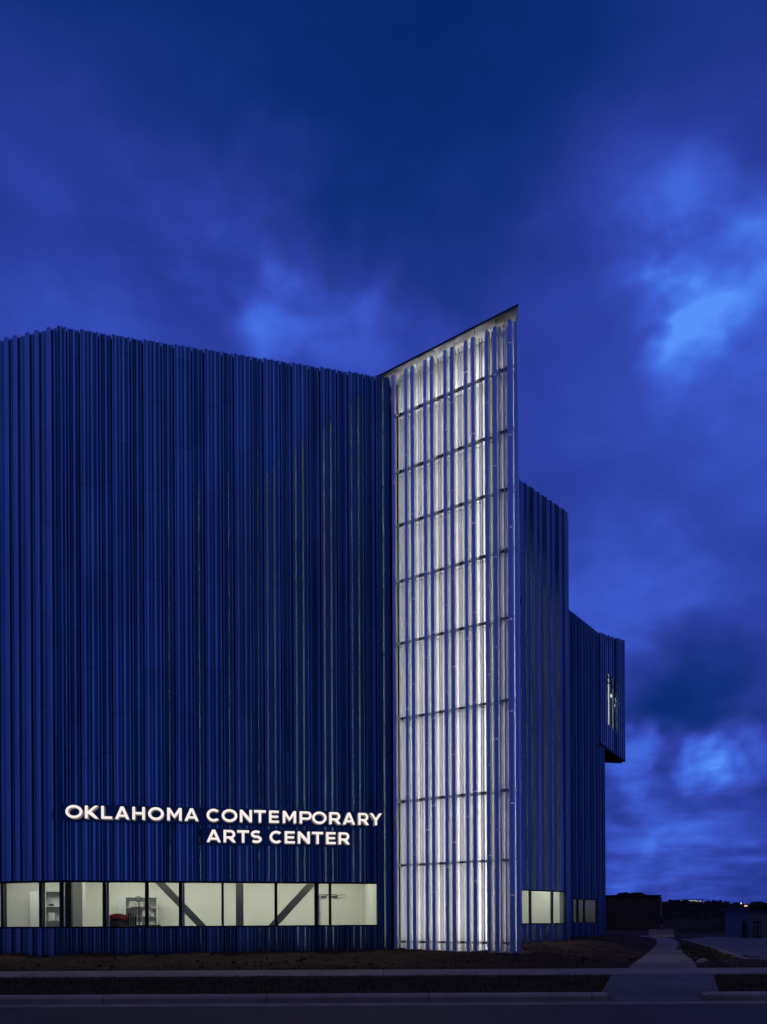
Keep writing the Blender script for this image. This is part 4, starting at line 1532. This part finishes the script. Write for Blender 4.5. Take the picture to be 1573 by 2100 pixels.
blades(26000, lambda: (random.uniform(-12, 11.5), random.uniform(13.72, 17.6)), 0.085, 'grass', M_GRASS, 'short dormant grass in the verge behind the kerb', 'grass')
blades(5000, lambda: (random.uniform(-13, 9.0), random.choice((random.uniform(19.4, 19.9), random.uniform(19.4, 22)))), 0.08, 'grass', M_GRASS, 'sparse dry weeds along the back edge of the pavement', 'weeds')


def shrub(x, y, r, h, label):
    z = ground_z(x, y, False)
    o = thing('shrub', (x, y, z), label, 'shrub', 'low shrubs in the bed beside the footpath')
    st = MB()
    for k_ in range(6):
        a = k_ * 1.05
        st.tube((x, y, z), (x + 0.6 * r * math.cos(a), y + 0.6 * r * math.sin(a), z + h * 0.8), 0.012, 0.005, 5)
    st.build('stem', M_BARK, o)
    lf = MB()
    for k_ in range(170):
        a, q = random.uniform(0, 6.28), random.random() ** 0.5
        cx, cy, cz = x + q * r * math.cos(a), y + q * r * math.sin(a), z + h * random.uniform(0.1, 1.0) * (1 - 0.5 * q)
        d1 = Vector((random.gauss(0, 1), random.gauss(0, 1), random.gauss(0, 0.6))).normalized() * 0.055
        d2 = d1.orthogonal().normalized() * 0.03
        c_ = Vector((cx, cy, cz))
        lf.add([c_ - d1, c_ + d2, c_ + d1, c_ - d2], [(0, 1, 2, 3)])
    lf.build('foliage', M_LEAF, o)
    return o


shrubs = [(1405, 1944, 0.45, 0.30, 'low shrub nearest the bend of the footpath'), (1422, 1953, 0.40, 0.34, 'low olive shrub second along the bed from the path bend'), (1437, 1962, 0.42, 0.30, 'squat shrub midway down the bed by the footpath'),
          (1452, 1958, 0.45, 0.42, 'taller olive shrub at the driveway side of the bed'), (1445, 1975, 0.36, 0.28, 'small shrub at the path edge close to the cross pavement'), (1466, 1972, 0.42, 0.38, 'bushy olive shrub next to the tan bare patch')]
for (u, v, r, h, lb) in shrubs:
    x, y = gpt(u, v, 0.1)
    shrub(x, y, r, h, lb)
# rocks edging the bed
for i, (u, v, lb) in enumerate(((1400, 1951, 'pale edging rock beside the footpath, farthest up the bed'), (1415, 1967, 'pale edging rock at the middle of the bed by the footpath'), (1428, 1981, 'pale edging rock nearest the cross pavement'))):
    x, y = gpt(u, v, 0.1)
    tag(MB().ball((x + 0.2, y, ground_z(x, y, False) + 0.05), 0.16, 0.6, seg=8, rings=5, jit=0.5).build('rock', M_KERB), lb, 'rock', 'edging rocks beside the footpath')
# heap of brown earth at left of path and tan sand patch
x, y = gpt(1500, 1976, 0.1)
mbs = MB()
sand = [(x + 1.5 * math.cos(a) * (1 + 0.15 * math.sin(3 * a)), y + 1.3 * math.sin(a)) for a in [i * 0.3142 for i in range(20)]]
mbs.prism(sand, -0.05, 0.16)
tag(mbs.build('sand', material('sand', (0.12, 0.085, 0.05), 0.95, 0, var=0.2, scale=4, bump=0.6, bscale=30)), kind='structure')

# low concrete barrier where the path bends
x0_, yb = gpt(1331, 1925, 0.0)
x1_, _ = gpt(1385, 1925, 0.0)
yb += 3.5
sc_ = yb / (yb - 3.5)
x0_, x1_ = x0_ * sc_, x1_ * sc_
bar_ = thing('concrete_barrier', ((x0_ + x1_) / 2, yb, 0), 'low pale concrete barrier standing across the end of the footpath', 'barrier')
nb = 3
for i in range(nb):
    a, b = x0_ + (x1_ - x0_) * i / nb + 0.01, x0_ + (x1_ - x0_) * (i + 1) / nb - 0.01
    prof = [(-0.30, 0), (-0.28, 0.08), (-0.14, 0.22), (-0.09, 0.70 - 0.02 * i), (0.09, 0.70 - 0.02 * i), (0.14, 0.22), (0.28, 0.08), (0.30, 0)]
    v = [(a, yb + p, z) for p, z in prof] + [(b, yb + p, z) for p, z in prof]
    n = len(prof)
    MB().add(v, [tuple(range(n)), tuple(range(n, 2 * n))[::-1]] + [(k_, n + k_, n + (k_ + 1) % n, (k_ + 1) % n) for k_ in range(n)]).build('barrier_section', material('pale_concrete', (0.42, 0.38, 0.36), 0.85, 0, var=0.2, scale=2), bar_)

# ------------------------------------------------------------------ background
def far_box(name, u0, u1, v0, v1, d, depth, label, cat, mat, z_base=-0.2):
    a, b = at(u0, v1, d), at(u1, v0, d)
    o = thing(name, ((a.x + b.x) / 2, d, z_base), label, cat)
    MB().box(a.x, b.x, d, d + depth, z_base, b.z).build('wall', mat, o)
    return o, a, b


bb, a, b = far_box('brick_building', 1240, 1354, 1838, 1908, 118, 14, 'dark brick low building beyond the arts building, partly hidden by its corner', 'building', M_BRICK)
MB().box(a.x - 0.2, b.x + 0.15, 117.85, 132.2, b.z, b.z + 0.22).build('parapet', M_STEEL, bb)
MB().box(b.x, b.x + 0.25, 117.9, 118.6, 2.2, b.z - 0.1).build('lit_edge_strip', M_KERB, bb)  # pale strip stands in for light on the building's right edge
hb, a, b = far_box('hillside_block', 1278, 1324, 1833, 1850, 330, 20, 'distant flat-roofed block rising behind the dark brick building', 'building', M_WOOD, 0)
for (fu0, fu1, dv) in ((0.15, 0.32, 2.6), (0.3, 0.42, 1.3), (0.62, 0.98, 2.4)):
    MB().box(a.x + (b.x - a.x) * fu0, a.x + (b.x - a.x) * fu1, 333, 343, b.z, b.z + dv * 0.33).build('rooftop_plant', M_STEEL, hb)

# hill with woods
hl = MB()
pts = [(1150, 1875), (1290, 1856), (1360, 1851), (1430, 1852), (1480, 1851), (1530, 1857), (1573, 1860), (1650, 1858), (1800, 1868)]
top = [at(u, v, 520) for u, v in pts]
front = [Vector((p.x * 0.75, 390, 0.0)) for p in top]
backp = [Vector((p.x * 1.3, 760, -0.1)) for p in top]
n = len(top)
hl.add(front + top + backp, [(i, i + 1, n + i + 1, n + i) for i in range(n - 1)] + [(n + i, n + i + 1, 2 * n + i + 1, 2 * n + i) for i in range(n - 1)])
tag(hl.build('hill', M_SOIL, None, None, True), kind='structure')
wd = MB()
for i in range(900):
    u = random.uniform(1345, 1600)
    d = random.uniform(380, 515)
    zt = max(0, (d - 390) / 130)
    f_ = min(n - 2, max(0, next((k_ for k_ in range(n - 1) if pts[k_][0] <= u <= pts[k_ + 1][0]), n - 2)))
    q = (u - pts[f_][0]) / (pts[f_ + 1][0] - pts[f_][0])
    z = max(0, (top[f_].z * (1 - q) + top[f_ + 1].z * q)) * zt
    x = ray(u, 1860)[0] * d
    r = random.uniform(0.7, 1.5)
    wd.ball((x, d, z + r * 0.6), r, random.uniform(0.8, 1.5), seg=6, rings=4, jit=0.6)
    if random.random() < 0.5:
        wd.tube((x, d, z), (x + random.gauss(0, 0.4), d, z + r * 2.6), 0.12, 0.03, 4)
tag(wd.build('woods', M_WOOD), 'dark bare woods covering the far hillside', 'woods', kind='stuff')

lit, a, b = far_box('hilltop_building', 1394, 1441, 1844.5, 1860, 522, 18, 'long hilltop building with a row of lit windows', 'building', M_WOOD, 0)
for (u0, u1, v0, v1, m) in ((1396.5, 1399, 1846.5, 1848.2, E_FARW), (1401, 1407.5, 1845.5, 1849.5, None), (1412, 1422, 1846.2, 1848.2, E_FARW), (1424, 1427, 1845.8, 1848.4, E_FARW), (1428.5, 1431, 1846.5, 1849, E_FARW), (1433, 1438.5, 1847, 1849, E_FARW)):
    p, q = at(u0, v1, 521.8), at(u1, v0, 521.8)
    MB().box(p.x, q.x, 521.7, 521.95, p.z, q.z).build('lit_window' if m else 'brick_panel', m or material('far_red_brick', (0.28, 0.07, 0.05), 0.9), lit)


def lamp(u, v, d, label, mat, r, sz):
    p = at(u, v, d)
    o = thing('street_lamp', (p.x, d, -0.1), label, 'street lamp')
    MB().tube((p.x, d, -0.1), (p.x, d, p.z), 0.12, 0.08, 6).build('pole', M_STEEL, o)
    MB().ball((p.x, d - 0.2, p.z), r, sz).build('lamp_head', mat, o)


lamp(1519.5, 1852.5, 330, 'distant street lamp with a small white light beside the mast', emitter('lamp_white', (0.9, 0.93, 1.0), 1.0), 0.32, 1.4)
p, q = at(1527.5, 1859.5, 260), at(1534.5, 1856.5, 260)
sg = thing('lit_sign', ((p.x + q.x) / 2, 260, 0), 'small glowing orange-white roadside sign in the far distance', 'sign')
MB().box(p.x, q.x, 260, 260.3, p.z, q.z).build('sign_face', E_FARO, sg)
MB().tube(((p.x + q.x) / 2, 260.2, 0), ((p.x + q.x) / 2, 260.2, p.z), 0.12, 0.12, 6).build('post', M_STEEL, sg)
p = at(1523, 1842, 420)
mst = thing('mast', (p.x, 420, 0), 'thin lattice mast on the skyline above the far lights', 'mast')
MB().tube((p.x, 420, 0), (p.x, 420, p.z), 0.35, 0.12, 4).build('pole', M_STEEL, mst)
MB().bar((p.x - 0.7, 420, p.z - 1.2), (p.x + 0.7, 420, p.z - 1.2), 0.12, 0.12).build('crossarm', M_STEEL, mst)

# long low retaining walls beyond the car park
for (u0, u1, vt, vb, d, lb) in ((1362, 1530, 1884, 1890, 150, 'farther low pale retaining wall beyond the car park'), (1390, 1534, 1899, 1904, 92, 'nearer low retaining wall behind the car park')):
    a, b = at(u0, vb, d), at(u1, vt, d)
    o = thing('retaining_wall', ((a.x + b.x) / 2, d, 0), lb, 'wall', 'low retaining walls')
    ns = 6
    for i in range(ns):
        MB().box(a.x + (b.x - a.x) * i / ns + 0.02, a.x + (b.x - a.x) * (i + 1) / ns - 0.02, d, d + 0.4, -0.2, b.z + 0.05 * (i % 2)).build('wall_section', M_WALLC, o)

# utility shed at the right edge with louvred doors
x0_, ys_ = gpt(1538, 1926, 0.0)
x1_ = ray(1640, 1900)[0] * ys_
zt = EYE + ray(1550, 1866)[1] * ys_
sh = thing('utility_shed', ((x0_ + x1_) / 2, ys_, 0), 'grey rendered utility shed with dark double doors at the right edge', 'shed')
MB().box(x0_, x1_, ys_, ys_ + 4.0, -0.1, zt).build('wall', M_SHED, sh)
MB().box(x0_ - 0.12, x1_ + 0.12, ys_ - 0.12, ys_ + 4.12, zt, zt + 0.14).build('roof', M_STEEL, sh)
for (u0, u1) in ((1545, 1552.5), (1553.2, 1561)):
    a, b = ray(u0, 1900)[0] * ys_, ray(u1, 1900)[0] * ys_
    dr = MB().box(a, b, ys_ - 0.05, ys_ - 0.002, 0.05, 1.35).build('door', M_STEEL, sh)
    for k_ in range(6):
        MB().box(a + 0.03, b - 0.03, ys_ - 0.075, ys_ - 0.052, 0.25 + k_ * 0.17, 0.33 + k_ * 0.17).build('louvre', M_GREYSTEEL, dr)


def tree(u, v_top, d, w, label, z0=0.0, seed=1, cat='tree'):
    rr = random.Random(seed)
    p = at(u, v_top, d)
    h = p.z - z0
    o = thing('tree', (p.x, d, z0), label, cat, 'dark trees behind the utility shed')
    tr = MB().tube((p.x, d, z0), (p.x + 0.1, d, z0 + h * 0.55), 0.16, 0.09, 7)
    for k_ in range(9):
        a = k_ * 0.7
        tr.tube((p.x + 0.05, d, z0 + h * (0.3 + 0.03 * k_)), (p.x + w * 0.4 * math.cos(a), d + w * 0.4 * math.sin(a), z0 + h * rr.uniform(0.6, 0.95)), 0.05, 0.012, 5)
    tr.build('trunk', M_BARK, o)
    cr = MB()
    for k_ in range(900):
        a, q = rr.uniform(0, 6.28), rr.random() ** 0.5
        zz_ = rr.uniform(0.3, 1.0)
        R = w * 0.5 * math.sin(math.pi * min(1, max(0.05, (zz_ - 0.2) / 0.86))) ** 0.6
        c_ = Vector((p.x + q * R * math.cos(a), d + q * R * math.sin(a), z0 + h * zz_))
        d1 = Vector((rr.gauss(0, 1), rr.gauss(0, 1), rr.gauss(0, 1))).normalized() * 0.16
        d2 = d1.orthogonal().normalized() * 0.1
        cr.add([c_ - d1, c_ + d2, c_ + d1, c_ - d2], [(0, 1, 2, 3)])
    cr.build('crown', M_WOOD, o)


tree(1552, 1850, 74, 2.6, 'dark round tree rising behind the utility shed roof', seed=2)
tree(1580, 1852, 78, 2.8, 'dark tree at the very edge behind the utility shed', seed=5)
x, y = gpt(1532.5, 1926, 0)
sb = thing('conifer', (x, y + 0.5, 0), 'narrow dark columnar conifer at the corner of the utility shed', 'tree')
MB().tube((x, y + 0.5, 0), (x, y + 0.5, 1.3), 0.05, 0.02, 6).build('trunk', M_BARK, sb)
cf = MB()
for k_ in range(420):
    zz_ = random.random() ** 0.8
    a, q = random.uniform(0, 6.28), 0.22 * (1.05 - zz_) ** 0.5 * random.random() ** 0.4
    c_ = Vector((x + q * math.cos(a), y + 0.5 + q * math.sin(a), 0.08 + 1.33 * zz_))
    d1 = Vector((random.gauss(0, .4), random.gauss(0, .4), 1)).normalized() * 0.06
    d2 = d1.orthogonal().normalized() * 0.025
    cf.add([c_ - d1, c_ + d2, c_ + d1, c_ - d2], [(0, 1, 2, 3)])
cf.build('foliage', M_WOOD, sb)
